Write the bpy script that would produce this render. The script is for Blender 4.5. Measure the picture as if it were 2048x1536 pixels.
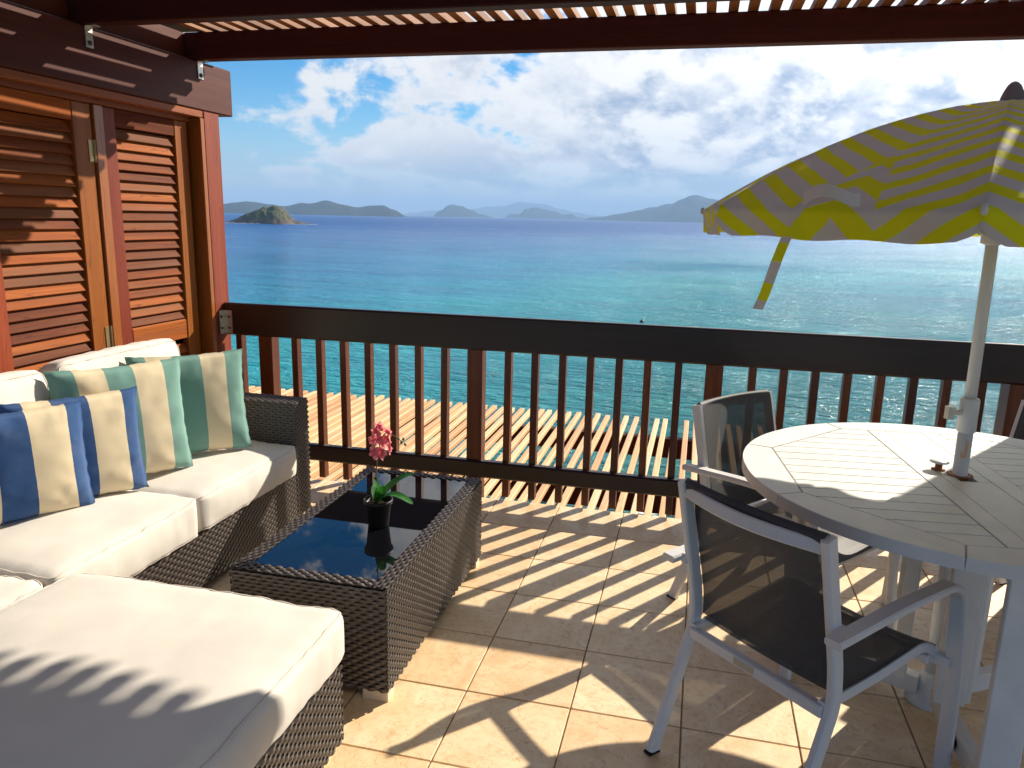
import bpy, bmesh, math, random
from mathutils import Vector, Matrix, noise as mnoise

random.seed(7)
scene = bpy.context.scene
for o in list(bpy.data.objects):
    bpy.data.objects.remove(o)
COL = scene.collection
R = math.radians

# ------------------------------------------------------------------ camera
CAM = Vector((0.0, 0.0, 1.6))
YAW, PITCH, ROLL, FPX = R(13.48), R(12.29), R(1.294), 1531.45


def cam_basis():
    f = Vector((-math.sin(YAW) * math.cos(PITCH), math.cos(YAW) * math.cos(PITCH), -math.sin(PITCH)))
    r = Vector((math.cos(YAW), math.sin(YAW), 0))
    u = r.cross(f)
    return r * math.cos(ROLL) + u * math.sin(ROLL), u * math.cos(ROLL) - r * math.sin(ROLL), f


_r, _u, _f = cam_basis()
cd = bpy.data.cameras.new('camera')
cd.sensor_width = 36
cd.lens = FPX / 2048 * 36
cd.clip_start = 0.05
cd.clip_end = 80000
camo = bpy.data.objects.new('camera', cd)
COL.objects.link(camo)
camo.matrix_world = Matrix(((_r.x, _u.x, -_f.x, CAM.x), (_r.y, _u.y, -_f.y, CAM.y), (_r.z, _u.z, -_f.z, CAM.z), (0, 0, 0, 1)))
scene.camera = camo

# ------------------------------------------------------------------ light
SUN = Vector((0.69, 1.0, 0.715)).normalized()
SUN_EL = math.asin(SUN.z)
SUN_AZ = math.atan2(SUN.x, SUN.y)
sl = bpy.data.lights.new('sun', 'SUN')
sl.energy = 5.0
sl.angle = R(0.53)
sl.color = (1.0, 0.9, 0.75)
so = bpy.data.objects.new('sun', sl)
COL.objects.link(so)
so.location = (6, 9, 9)
so.rotation_euler = SUN.to_track_quat('Z', 'Y').to_euler()
scene.view_settings.view_transform = 'Standard'
scene.view_settings.look = 'None'
scene.view_settings.gamma = 1
scene.view_settings.use_curve_mapping = False
scene.view_settings.exposure = 0.88


class NT:
    """small node-tree helper"""

    def __init__(self, tree):
        self.t = tree

    def n(self, kind, **kw):
        nd = self.t.nodes.new(kind)
        for k, v in kw.items():
            if k.startswith('i_'):
                key = k[2:]
                key = int(key) if key.isdigit() else key.replace('_', ' ')
                nd.inputs[key].default_value = v
            else:
                setattr(nd, k, v)
        return nd

    def l(self, a, b):
        self.t.links.new(a, b)

    def put(self, sock, v):
        if v is None:
            return
        if hasattr(v, 'is_linked'):
            self.l(v, sock)
        else:
            sock.default_value = v

    def m(self, op, a, b=None, c=None, clamp=False):
        nd = self.t.nodes.new('ShaderNodeMath')
        nd.operation = op
        nd.use_clamp = clamp
        for i, v in enumerate((a, b, c)):
            self.put(nd.inputs[i], v)
        return nd.outputs[0]

    def mix(self, fac, a, b, blend='MIX'):
        nd = self.t.nodes.new('ShaderNodeMix')
        nd.data_type = 'RGBA'
        nd.blend_type = blend
        nd.clamp_factor = True
        self.put(nd.inputs[0], fac)
        for s, v in ((6, a), (7, b)):
            if isinstance(v, tuple) and len(v) == 3:
                v = (*v, 1)
            self.put(nd.inputs[s], v)
        return nd.outputs[2]

    def ramp(self, fac, stops, interp='LINEAR'):
        nd = self.t.nodes.new('ShaderNodeValToRGB')
        cr = nd.color_ramp
        cr.interpolation = interp
        while len(cr.elements) < len(stops):
            cr.elements.new(0.5)
        for e, (p, c) in zip(cr.elements, stops):
            e.position = p
            e.color = (*c, 1) if len(c) == 3 else c
        self.l(fac, nd.inputs[0])
        return nd.outputs[0]

    def maprange(self, v, a, b, c=0.0, d=1.0, smooth=True):
        nd = self.t.nodes.new('ShaderNodeMapRange')
        if smooth:
            nd.interpolation_type = 'SMOOTHSTEP'
        self.l(v, nd.inputs[0])
        for i, x in zip((1, 2, 3, 4), (a, b, c, d)):
            nd.inputs[i].default_value = x
        return nd.outputs[0]

    def noise(self, vec, scale, detail=4, rough=0.55, dist=0.0, lac=2.0):
        nd = self.t.nodes.new('ShaderNodeTexNoise')
        nd.inputs['Scale'].default_value = scale
        nd.inputs['Detail'].default_value = detail
        nd.inputs['Roughness'].default_value = rough
        nd.inputs['Distortion'].default_value = dist
        nd.inputs['Lacunarity'].default_value = lac
        if vec is not None:
            self.l(vec, nd.inputs['Vector'])
        return nd.outputs['Fac']

    def mapping(self, vec, scale=(1, 1, 1), loc=(0, 0, 0), rot=(0, 0, 0)):
        nd = self.t.nodes.new('ShaderNodeMapping')
        nd.inputs['Scale'].default_value = scale
        nd.inputs['Location'].default_value = loc
        nd.inputs['Rotation'].default_value = rot
        self.l(vec, nd.inputs['Vector'])
        return nd.outputs[0]

    def combine(self, x, y, z):
        nd = self.t.nodes.new('ShaderNodeCombineXYZ')
        for i, v in enumerate((x, y, z)):
            self.put(nd.inputs[i], v)
        return nd.outputs[0]

    def sep(self, v):
        nd = self.t.nodes.new('ShaderNodeSeparateXYZ')
        self.l(v, nd.inputs[0])
        return nd.outputs

    def bump(self, height, strength=0.3, dist=0.01, normal=None):
        nd = self.t.nodes.new('ShaderNodeBump')
        nd.inputs['Strength'].default_value = strength
        nd.inputs['Distance'].default_value = dist
        self.l(height, nd.inputs['Height'])
        if normal is not None:
            self.l(normal, nd.inputs['Normal'])
        return nd.outputs[0]


# ------------------------------------------------------------------ world: clear sky with a bank of trade-wind cumulus
world = bpy.data.worlds.new('World')
scene.world = world
world.use_nodes = True
w = NT(world.node_tree)
bg = world.node_tree.nodes['Background']
sky = w.n('ShaderNodeTexSky', sky_type='NISHITA', sun_disc=False, sun_elevation=SUN_EL, sun_rotation=SUN_AZ,
          air_density=1.0, dust_density=0.0, ozone_density=4.0, altitude=0)
tc = w.n('ShaderNodeTexCoord')
d = w.sep(tc.outputs['Generated'])
az = w.m('MULTIPLY', w.m('ARCTAN2', d[0], d[1]), 57.29578)           # degrees, + to the right of the terrace axis
el = w.m('MULTIPLY', w.m('ARCSINE', d[2]), 57.29578)
elw = w.m('MULTIPLY', w.m('POWER', w.m('MAXIMUM', el, 0.0), 0.8), 1.9)   # clouds flatten towards the horizon


def cloud_density(du, dv):
    p = w.combine(w.m('MULTIPLY', w.m('ADD', az, du), 0.075), w.m('MULTIPLY', w.m('ADD', elw, dv), 0.115), 0.37)
    big = w.noise(p, 1.0, 2, 0.5)
    fine = w.noise(p, 2.6, 10, 0.58, 0.2)
    return w.m('ADD', w.m('MULTIPLY', big, 0.6), w.m('MULTIPLY', fine, 0.75))


den = cloud_density(0.0, 0.0)
den_s = cloud_density(1.6, 2.4)                                       # sample towards the sun: self-shading
bank = w.maprange(az, -34.0, -14.0, -0.13, 0.06)                       # cloud bank thickens from the open blue to the sun side
back = w.maprange(w.m('ABSOLUTE', az), 70.0, 140.0, 0.0, -0.08)
top = w.maprange(el, 14.0, 34.0, 0.0, -0.05)
cov = w.m('ADD', w.m('ADD', bank, back), top)
dens = w.m('ADD', den, cov)
mask = w.maprange(dens, 0.60, 0.69)
thin = w.maprange(el, 0.2, 4.5, 0.25, 1.0)
mask = w.m('MULTIPLY', mask, thin)
lit = w.maprange(w.m('SUBTRACT', den, den_s), -0.10, 0.09)
core = w.maprange(dens, 0.64, 0.82, 0.0, 1.0)
basev = w.m('ADD', el, w.m('MULTIPLY', w.m('SUBTRACT', den, 0.65), 16.0))
base = w.maprange(basev, 3.2, 8.5)                                     # flat shaded cloud bases, sunlit tops
dark = w.m('MAXIMUM', w.m('MULTIPLY', core, w.m('SUBTRACT', 1.0, lit)), w.m('MULTIPLY', w.m('MULTIPLY', core, w.m('SUBTRACT', 1.0, base)), 0.95))
shade = w.m('SUBTRACT', 1.0, dark)
cosun = w.n('ShaderNodeVectorMath', operation='DOT_PRODUCT')
w.l(tc.outputs['Generated'], cosun.inputs[0])
cosun.inputs[1].default_value = SUN
glow = w.m('POWER', w.m('MAXIMUM', cosun.outputs['Value'], 0.0), 5.0)
lum = w.m('ADD', 8.4, w.m('MULTIPLY', glow, 8.5))
ccol = w.mix(shade, (0.33, 0.43, 0.60), (1.0, 0.99, 0.975))
cl = w.n('ShaderNodeVectorMath', operation='SCALE')
w.l(ccol, cl.inputs[0])
w.l(lum, cl.inputs['Scale'])
sat = w.n('ShaderNodeHueSaturation', i_Saturation=1.50, i_Value=1.15)
w.l(sky.outputs[0], sat.inputs['Color'])
veil = w.maprange(el, -0.5, 6.5, 0.80, 0.0)                             # pale sea haze low over the water
vn = w.noise(w.combine(w.m('MULTIPLY', az, 0.05), w.m('MULTIPLY', el, 0.55), 2.2), 1.6, 7, 0.6, 0.3)
veilc = w.n('ShaderNodeVectorMath', operation='SCALE')
w.l(w.mix(w.maprange(vn, 0.38, 0.66), (0.44, 0.66, 0.98), (0.82, 0.90, 0.98)), veilc.inputs[0])
w.l(w.m('ADD', 5.6, w.m('MULTIPLY', glow, 7.0)), veilc.inputs['Scale'])
skyv = w.mix(veil, sat.outputs[0], veilc.outputs[0])
w.l(w.mix(mask, skyv, cl.outputs[0]), bg.inputs[0])
bg.inputs[1].default_value = 0.062

# ------------------------------------------------------------------ mesh helpers


def link(o, parent=None):
    COL.objects.link(o)
    if parent is not None:
        o.parent = parent
    return o


def mesh(name, verts, faces, mat=None, smooth=False, uvs=None):
    me = bpy.data.meshes.new(name)
    me.from_pydata([tuple(v) for v in verts], [], faces)
    if uvs is not None:
        ul = me.uv_layers.new(name='UVMap')
        for lp in me.loops:
            ul.data[lp.index].uv = uvs[lp.vertex_index]
    if mat is not None:
        me.materials.append(mat)
    if smooth:
        for p in me.polygons:
            p.use_smooth = True
    me.update()
    return me


def put(name, me, parent=None, loc=(0, 0, 0), rot=(0, 0, 0)):
    o = bpy.data.objects.new(name, me)
    o.location = loc
    o.rotation_euler = rot
    return link(o, parent)


def thing(name, label, cat, loc=(0, 0, 0), rotz=0.0, group=None):
    o = bpy.data.objects.new(name, None)
    o.location = loc
    o.rotation_euler = (0, 0, rotz)
    o.empty_display_size = 0.1
    tag(o, label, cat, group)
    return link(o)


def tag(o, label, cat, group=None):
    o['label'] = label
    o['category'] = cat
    if group:
        o['group'] = group
    return o


def struct(o):
    o['kind'] = 'structure'
    return o


_boxes = {}


def box_mesh(sx, sy, sz, mat, bev=0.003):
    """bevelled box centred on its origin; alike boxes share the mesh"""
    key = (round(sx, 4), round(sy, 4), round(sz, 4), mat.name, bev)
    if key in _boxes:
        return _boxes[key]
    bm = bmesh.new()
    bmesh.ops.create_cube(bm, size=1.0)
    bmesh.ops.scale(bm, vec=(sx, sy, sz), verts=bm.verts)
    if bev:
        bmesh.ops.bevel(bm, geom=list(bm.edges), offset=min(bev, sx * .3, sy * .3, sz * .3), segments=1, affect='EDGES', profile=0.7)
    me = bpy.data.meshes.new('box')
    bm.to_mesh(me)
    bm.free()
    me.materials.append(mat)
    _boxes[key] = me
    return me


def box(name, a, b, mat, parent=None, bev=0.003, rot=(0, 0, 0)):
    """box from corner a to corner b, in the parent's coordinates"""
    s = [abs(b[i] - a[i]) for i in range(3)]
    c = [(a[i] + b[i]) / 2 for i in range(3)]
    return put(name, box_mesh(*s, mat, bev), parent, c, rot)


def lathe(profile, seg=24):
    v, f = [], []
    for (r, z) in profile:
        for k in range(seg):
            a = 2 * math.pi * k / seg
            v.append((r * math.cos(a), r * math.sin(a), z))
    n = len(profile)
    for i in range(n - 1):
        for k in range(seg):
            k2 = (k + 1) % seg
            f.append((i * seg + k, i * seg + k2, (i + 1) * seg + k2, (i + 1) * seg + k))
    f.append(tuple(reversed(range(seg))))
    f.append(tuple((n - 1) * seg + k for k in range(seg)))
    return v, f


def smooth_path(pts, it=2):
    """Chaikin corner rounding of an open polyline"""
    pts = [Vector(p) for p in pts]
    for _ in range(it):
        q = [pts[0]]
        for a, b in zip(pts[:-1], pts[1:]):
            q.append(a * .75 + b * .25)
            q.append(a * .25 + b * .75)
        q.append(pts[-1])
        pts = q
    return pts


def fillet(pts, r, n=5):
    pts = [Vector(p) for p in pts]
    out = [pts[0]]
    for i in range(1, len(pts) - 1):
        a, b, c = pts[i - 1], pts[i], pts[i + 1]
        d1 = (a - b)
        d2 = (c - b)
        rr = min(r, d1.length * .45, d2.length * .45)
        p1 = b + d1.normalized() * rr
        p2 = b + d2.normalized() * rr
        for k in range(n + 1):
            t = k / n
            out.append(p1 * (1 - t) ** 2 + b * 2 * t * (1 - t) + p2 * t * t)
    out.append(pts[-1])
    return out


def sweep_rect(path, side, w_side, w_other, ch=0.004):
    """rectangular bar (chamfered) along a path; 'side' is the constant cross axis"""
    path = [Vector(p) for p in path]
    side = Vector(side).normalized()
    hs, ho = w_side / 2, w_other / 2
    ch = min(ch, hs * .5, ho * .5)
    prof = [(-hs + ch, -ho), (hs - ch, -ho), (hs, -ho + ch), (hs, ho - ch), (hs - ch, ho), (-hs + ch, ho), (-hs, ho - ch), (-hs, -ho + ch)]
    v, f = [], []
    n = len(path)
    for i, p in enumerate(path):
        if i == 0:
            t = path[1] - path[0]
            sc = 1
        elif i == n - 1:
            t = path[-1] - path[-2]
            sc = 1
        else:
            t1 = (path[i] - path[i - 1]).normalized()
            t2 = (path[i + 1] - path[i]).normalized()
            t = t1 + t2
            sc = 1 / max(0.4, math.cos(t1.angle(t2) / 2)) if t1.length and t2.length else 1
        t.normalize()
        oth = t.cross(side).normalized()
        for (a, b) in prof:
            v.append(p + side * a + oth * b * sc)
    for i in range(n - 1):
        for k in range(8):
            k2 = (k + 1) % 8
            f.append((i * 8 + k, i * 8 + k2, (i + 1) * 8 + k2, (i + 1) * 8 + k))
    f.append(tuple(reversed(range(8))))
    f.append(tuple((n - 1) * 8 + k for k in range(8)))
    return v, f


def tube(path, r, seg=8, r2=None):
    path = [Vector(p) for p in path]
    v, f = [], []
    n = len(path)
    up = Vector((0.13, 0.31, 0.94)).normalized()
    for i, p in enumerate(path):
        t = (path[min(i + 1, n - 1)] - path[max(i - 1, 0)]).normalized()
        s = t.cross(up)
        if s.length < 1e-3:
            s = t.cross(Vector((1, 0, 0)))
        s.normalize()
        q = s.cross(t)
        rr = r if r2 is None else r + (r2 - r) * i / (n - 1)
        for k in range(seg):
            a = 2 * math.pi * k / seg
            v.append(p + s * math.cos(a) * rr + q * math.sin(a) * rr)
    for i in range(n - 1):
        for k in range(seg):
            k2 = (k + 1) % seg
            f.append((i * seg + k, i * seg + k2, (i + 1) * seg + k2, (i + 1) * seg + k))
    f.append(tuple(reversed(range(seg))))
    f.append(tuple((n - 1) * seg + k for k in range(seg)))
    return v, f


def ring_tube(path, r, seg=6):
    """closed tube through a closed loop of points"""
    path = [Vector(p) for p in path]
    v, f = [], []
    n = len(path)
    for i, p in enumerate(path):
        t = (path[(i + 1) % n] - path[i - 1]).normalized()
        s = t.cross(Vector((0, 0, 1)))
        if s.length < 1e-3:
            s = t.cross(Vector((1, 0, 0)))
        s.normalize()
        q = s.cross(t)
        for k in range(seg):
            a = 2 * math.pi * k / seg
            v.append(p + s * math.cos(a) * r + q * math.sin(a) * r)
    for i in range(n):
        j = (i + 1) % n
        for k in range(seg):
            k2 = (k + 1) % seg
            f.append((i * seg + k, i * seg + k2, j * seg + k2, j * seg + k))
    return v, f


def join(parts):
    v, f = [], []
    for (a, b) in parts:
        o = len(v)
        v += list(a)
        f += [tuple(i + o for i in q) for q in b]
    return v, f


def bx(a, b):
    x0, y0, z0 = a
    x1, y1, z1 = b
    v = [(x0, y0, z0), (x1, y0, z0), (x1, y1, z0), (x0, y1, z0), (x0, y0, z1), (x1, y0, z1), (x1, y1, z1), (x0, y1, z1)]
    return v, [(0, 3, 2, 1), (4, 5, 6, 7), (0, 1, 5, 4), (1, 2, 6, 5), (2, 3, 7, 6), (3, 0, 4, 7)]


def clip(poly, a, b, c):
    """keep the side a*x+b*y<=c of a convex polygon"""
    out = []
    for i in range(len(poly)):
        p, q = poly[i], poly[(i + 1) % len(poly)]
        dp, dq = a * p[0] + b * p[1] - c, a * q[0] + b * q[1] - c
        if dp <= 0:
            out.append(p)
        if (dp < 0 < dq) or (dq < 0 < dp):
            t = dp / (dp - dq)
            out.append((p[0] + (q[0] - p[0]) * t, p[1] + (q[1] - p[1]) * t))
    return out


def prism(poly, z0, z1, ch=0.002):
    """extruded polygon with a chamfered upper edge"""
    n = len(poly)
    cx = sum(p[0] for p in poly) / n
    cy = sum(p[1] for p in poly) / n
    v = []
    for z, k in ((z0, 0), (z1 - ch, 0), (z1, ch)):
        for p in poly:
            dx, dy = p[0] - cx, p[1] - cy
            L = math.hypot(dx, dy) or 1
            v.append((p[0] - dx / L * k, p[1] - dy / L * k, z))
    f = [tuple(reversed(range(n))), tuple(2 * n + i for i in range(n))]
    for r in (0, 1):
        for i in range(n):
            j = (i + 1) % n
            f.append((r * n + i, r * n + j, (r + 1) * n + j, (r + 1) * n + i))
    return v, f


# ------------------------------------------------------------------ materials


def new_mat(name):
    m = bpy.data.materials.new(name)
    m.use_nodes = True
    return m, NT(m.node_tree), m.node_tree.nodes['Principled BSDF']


def flat(name, col, rough=0.5, metal=0.0, spec=0.5, coat=0.0, var=0.0, bump=0.0, bscale=60):
    m, t, b = new_mat(name)
    b.inputs['Base Color'].default_value = (*col, 1)
    b.inputs['Roughness'].default_value = rough
    b.inputs['Metallic'].default_value = metal
    b.inputs['Specular IOR Level'].default_value = spec
    b.inputs['Coat Weight'].default_value = coat
    tcn = t.n('ShaderNodeTexCoord')
    if var:
        nz = t.noise(tcn.outputs['Object'], 9, 5)
        lo = tuple(c * (1 - var) for c in col)
        hi = tuple(min(1, c * (1 + var)) for c in col)
        t.l(t.ramp(nz, [(0.3, lo), (0.7, hi)]), b.inputs['Base Color'])
    if bump:
        t.l(t.bump(t.noise(tcn.outputs['Object'], bscale, 4), bump, 0.004), b.inputs['Normal'])
    return m


def wood(name, stops, axis='Y', rough=0.45, coat=0.0, grain=1.0, bump=0.25, spec=0.4, weather=None):
    """stained timber: grain along one axis, every board its own tone"""
    m, t, b = new_mat(name)
    tcn = t.n('ShaderNodeTexCoord')
    oi = t.n('ShaderNodeObjectInfo')
    rnd = oi.outputs['Random']
    off = t.combine(t.m('MULTIPLY', rnd, 37.0), t.m('MULTIPLY', rnd, 91.0), t.m('MULTIPLY', rnd, 53.0))
    add = t.n('ShaderNodeVectorMath', operation='ADD')
    t.l(tcn.outputs['Object'], add.inputs[0])
    t.l(off, add.inputs[1])
    lo, hi = 1.6 * grain, 34 * grain
    sc = {'X': (lo, hi, hi), 'Y': (hi, lo, hi), 'Z': (hi, hi, lo)}[axis]
    v = t.mapping(add.outputs[0], sc)
    g = t.noise(v, 1.0, 6, 0.62, 0.6)
    g2 = t.noise(t.mapping(add.outputs[0], tuple(s * 0.28 for s in sc)), 1.0, 3, 0.5)
    tone = t.m('ADD', t.m('MULTIPLY', g, 0.62), t.m('ADD', t.m('MULTIPLY', g2, 0.34), t.m('MULTIPLY', t.m('SUBTRACT', rnd, 0.4), 0.36)))
    colr = t.ramp(tone, stops)
    crack = t.noise(t.mapping(add.outputs[0], tuple(s * 0.8 for s in sc)), 1.0, 2, 0.5, 0.3)
    cm = t.maprange(t.m('ABSOLUTE', t.m('SUBTRACT', crack, 0.5)), 0.0, 0.010, 0.55, 0.0)
    colr = t.mix(cm, colr, tuple(c * 0.4 for c in stops[0][1]))
    if weather:
        wn = t.noise(t.mapping(add.outputs[0], tuple(s * 0.35 for s in sc)), 1.3, 5, 0.65)
        wm = t.maprange(t.m('ADD', wn, t.m('MULTIPLY', t.m('FRACT', t.m('MULTIPLY', rnd, 7.31)), 0.35)), 0.58, 0.86, 0, 0.60)
        colr = t.mix(wm, colr, weather)
    t.l(colr, b.inputs['Base Color'])
    b.inputs['Roughness'].default_value = rough
    b.inputs['Specular IOR Level'].default_value = spec
    b.inputs['Coat Weight'].default_value = coat
    b.inputs['Coat Roughness'].default_value = 0.25
    t.l(t.bump(g, bump, 0.003), b.inputs['Normal'])
    return m


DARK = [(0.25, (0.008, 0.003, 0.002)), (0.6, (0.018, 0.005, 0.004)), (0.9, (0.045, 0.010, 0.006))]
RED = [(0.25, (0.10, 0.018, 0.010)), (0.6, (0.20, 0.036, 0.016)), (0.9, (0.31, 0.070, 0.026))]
M = {}
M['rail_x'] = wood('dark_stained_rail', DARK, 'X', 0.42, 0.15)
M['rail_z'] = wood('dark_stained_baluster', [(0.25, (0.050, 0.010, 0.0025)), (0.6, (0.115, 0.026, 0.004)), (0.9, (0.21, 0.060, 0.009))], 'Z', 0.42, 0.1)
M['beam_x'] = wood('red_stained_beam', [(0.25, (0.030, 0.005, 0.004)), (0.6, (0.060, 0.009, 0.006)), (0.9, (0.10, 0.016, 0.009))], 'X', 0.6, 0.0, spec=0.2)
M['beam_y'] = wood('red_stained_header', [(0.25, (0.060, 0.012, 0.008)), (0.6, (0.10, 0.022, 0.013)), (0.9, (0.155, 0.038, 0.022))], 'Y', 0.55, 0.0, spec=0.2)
M['post_z'] = wood('red_stained_post', RED, 'Z', 0.5, 0.0, spec=0.25)
M['trim_z'] = wood('orange_varnished_trim', [(0.25, (0.22, 0.064, 0.010)), (0.6, (0.34, 0.105, 0.018)), (0.9, (0.46, 0.165, 0.03))], 'Z', 0.35, 0.3)
M['trim_y'] = wood('varnished_head_trim', [(0.25, (0.16, 0.040, 0.013)), (0.6, (0.28, 0.080, 0.028)), (0.9, (0.40, 0.14, 0.055))], 'Y', 0.5, 0.0, spec=0.2)
M['stile_z'] = wood('varnished_stile', [(0.25, (0.12, 0.028, 0.004)), (0.55, (0.22, 0.060, 0.007)), (0.9, (0.33, 0.11, 0.014))], 'Z', 0.5, 0.05, bump=0.2, spec=0.2)
M['stile_red'] = wood('red_stile', [(0.25, (0.14, 0.022, 0.010)), (0.6, (0.23, 0.040, 0.016)), (0.9, (0.34, 0.075, 0.024))], 'Z', 0.5, 0.05, bump=0.2, spec=0.2)
M['louver'] = wood('louver_slat_wood', [(0.22, (0.075, 0.016, 0.006)), (0.42, (0.15, 0.036, 0.009)), (0.62, (0.27, 0.068, 0.013)), (0.9, (0.40, 0.125, 0.028))], 'X', 0.68, 0.0, spec=0.10, bump=0.35, weather=(0.17, 0.080, 0.044))
M['slat_y'] = wood('pergola_slat_wood', [(0.25, (0.14, 0.046, 0.016)), (0.6, (0.26, 0.10, 0.036)), (0.9, (0.40, 0.19, 0.08))], 'Y', 0.6)
M['slat_low'] = wood('bleached_slat_wood', [(0.25, (0.54, 0.28, 0.12)), (0.5, (0.70, 0.45, 0.22)), (0.9, (0.80, 0.62, 0.38))], 'Y', 0.65, grain=0.7, bump=0.5, weather=(0.50, 0.24, 0.12))
M['steel'] = flat('brushed_steel', (0.55, 0.52, 0.46), 0.38, 0.9, bump=0.1)
M['bolt'] = flat('dark_bolt', (0.10, 0.085, 0.07), 0.5, 0.7)
M['brass'] = flat('aged_brass', (0.32, 0.23, 0.11), 0.45, 0.8)
M['white_metal'] = flat('white_powder_coat', (0.66, 0.66, 0.66), 0.38, 0.0, 0.5, bump=0.03, bscale=300)
M['white_paint'] = flat('white_painted_wood', (0.70, 0.69, 0.66), 0.5, 0.0, 0.4, var=0.07, bump=0.10, bscale=90)
M['rust'] = flat('rusty_brass', (0.30, 0.12, 0.05), 0.6, 0.4, var=0.3)
M['plaster'] = flat('white_plaster', (0.55, 0.52, 0.46), 0.9, var=0.08, bump=0.2)
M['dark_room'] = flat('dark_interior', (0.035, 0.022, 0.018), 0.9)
M['black_plastic'] = flat('black_plastic', (0.010, 0.010, 0.011), 0.5, spec=0.3)
M['cream_foot'] = flat('cream_foot', (0.62, 0.52, 0.38), 0.35)
M['sticker'] = flat('beige_sticker', (0.52, 0.44, 0.30), 0.6)
M['sticker_red'] = flat('red_print', (0.55, 0.08, 0.05), 0.6)


def mat_tile():
    m, t, b = new_mat('beige_ceramic_tile')
    tcn = t.n('ShaderNodeTexCoord')
    oi = t.n('ShaderNodeObjectInfo')
    rnd = oi.outputs['Random']
    add = t.n('ShaderNodeVectorMath', operation='ADD')
    t.l(tcn.outputs['Object'], add.inputs[0])
    t.l(t.combine(t.m('MULTIPLY', rnd, 37.0), t.m('MULTIPLY', rnd, 71.0), 0.0), add.inputs[1])
    v = add.outputs[0]
    a = t.noise(t.mapping(v, (1.0, 1.6, 1)), 5.5, 6, 0.6, 0.8)
    c = t.noise(v, 38, 5, 0.6)
    vein = t.noise(v, 9, 3, 0.5, 1.5)
    vm = t.maprange(t.m('ABSOLUTE', t.m('SUBTRACT', vein, 0.5)), 0.0, 0.012, 0.45, 0.0)
    col = t.ramp(t.m('ADD', t.m('MULTIPLY', a, 0.8), t.m('MULTIPLY', rnd, 0.22)),
                 [(0.28, (0.66, 0.43, 0.22)), (0.5, (0.76, 0.56, 0.33)), (0.72, (0.83, 0.68, 0.45))])
    col = t.mix(t.maprange(c, 0.5, 0.72, 0.0, 0.35), col, (0.46, 0.26, 0.11))
    col = t.mix(vm, col, (0.40, 0.23, 0.10))
    t.l(col, b.inputs['Base Color'])
    t.l(t.maprange(c, 0.3, 0.7, 0.34, 0.52), b.inputs['Roughness'])
    b.inputs['Specular IOR Level'].default_value = 0.45
    h = t.m('SUBTRACT', t.m('ADD', t.m('MULTIPLY', a, 0.5), t.m('MULTIPLY', c, 0.25)), t.m('MULTIPLY', vm, 0.4))
    t.l(t.bump(h, 0.35, 0.004), b.inputs['Normal'])
    return m


M['tile'] = mat_tile()
M['grout'] = flat('brown_grout', (0.30, 0.20, 0.125), 0.95, var=0.25, bump=0.3)


def mat_cloth(name, col, rough=0.85, var=0.05, weave=700, bump=0.12, wr=0.25):
    m, t, b = new_mat(name)
    tcn = t.n('ShaderNodeTexCoord')
    o = tcn.outputs['Object']
    n1 = t.noise(o, 5, 4)
    lo = tuple(c * (1 - var) for c in col)
    hi = tuple(min(1, c * (1 + var)) for c in col)
    t.l(t.ramp(n1, [(0.3, lo), (0.7, hi)]), b.inputs['Base Color'])
    b.inputs['Roughness'].default_value = rough
    b.inputs['Specular IOR Level'].default_value = 0.25
    b.inputs['Sheen Weight'].default_value = 0.15
    wv = t.noise(o, weave, 2)
    wr1 = t.noise(o, 7, 3, 0.5, 0.2)
    n = t.bump(wr1, wr, 0.02)
    t.l(t.bump(wv, bump, 0.001, n), b.inputs['Normal'])
    return m


M['canvas'] = mat_cloth('off_white_canvas', (0.61, 0.57, 0.51), wr=0.10)
M['piping'] = mat_cloth('off_white_piping', (0.58, 0.53, 0.46), wr=0.0)


def mat_stripe(name, colA, colB, edges):
    """broad woven stripes across the pillow (UV x); edges alternate A, B, A, B ..."""
    m, t, b = new_mat(name)
    uv = t.n('ShaderNodeUVMap')
    u = t.sep(uv.outputs[0])[0]
    stops = [(0.0, colA)]
    for i, e in enumerate(edges):
        stops.append((e, colB if i % 2 == 0 else colA))
    tcn = t.n('ShaderNodeTexCoord')
    o = tcn.outputs['Object']
    jig = t.m('MULTIPLY', t.m('SUBTRACT', t.noise(o, 60, 2), 0.5), 0.006)
    col = t.ramp(t.m('ADD', u, jig), stops, 'CONSTANT')
    n1 = t.noise(o, 14, 5, 0.6)
    col = t.mix(t.maprange(n1, 0.4, 0.8, 0.0, 0.05), col, (0.62, 0.60, 0.56))
    t.l(col, b.inputs['Base Color'])
    b.inputs['Roughness'].default_value = 0.9
    b.inputs['Specular IOR Level'].default_value = 0.2
    b.inputs['Sheen Weight'].default_value = 0.2
    n = t.bump(t.noise(o, 9, 3, 0.5, 0.2), 0.07, 0.02)
    t.l(t.bump(t.noise(o, 600, 2), 0.15, 0.001, n), b.inputs['Normal'])
    return m


CREAM = (0.74, 0.62, 0.41)
M['teal_a'] = mat_stripe('teal_cream_stripe', (0.17, 0.335, 0.285), CREAM, [0.15, 0.37, 0.60, 0.82])
M['teal_b'] = mat_stripe('teal_cream_stripe_b', (0.17, 0.335, 0.285), CREAM, [0.17, 0.38, 0.59, 0.83])
M['blue_a'] = mat_stripe('blue_cream_stripe', (0.030, 0.085, 0.225), CREAM, [0.15, 0.34, 0.60, 0.86])
M['blue_b'] = mat_stripe('blue_cream_stripe_b', (0.030, 0.085, 0.225), CREAM, [0.12, 0.30, 0.56, 0.86])


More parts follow.
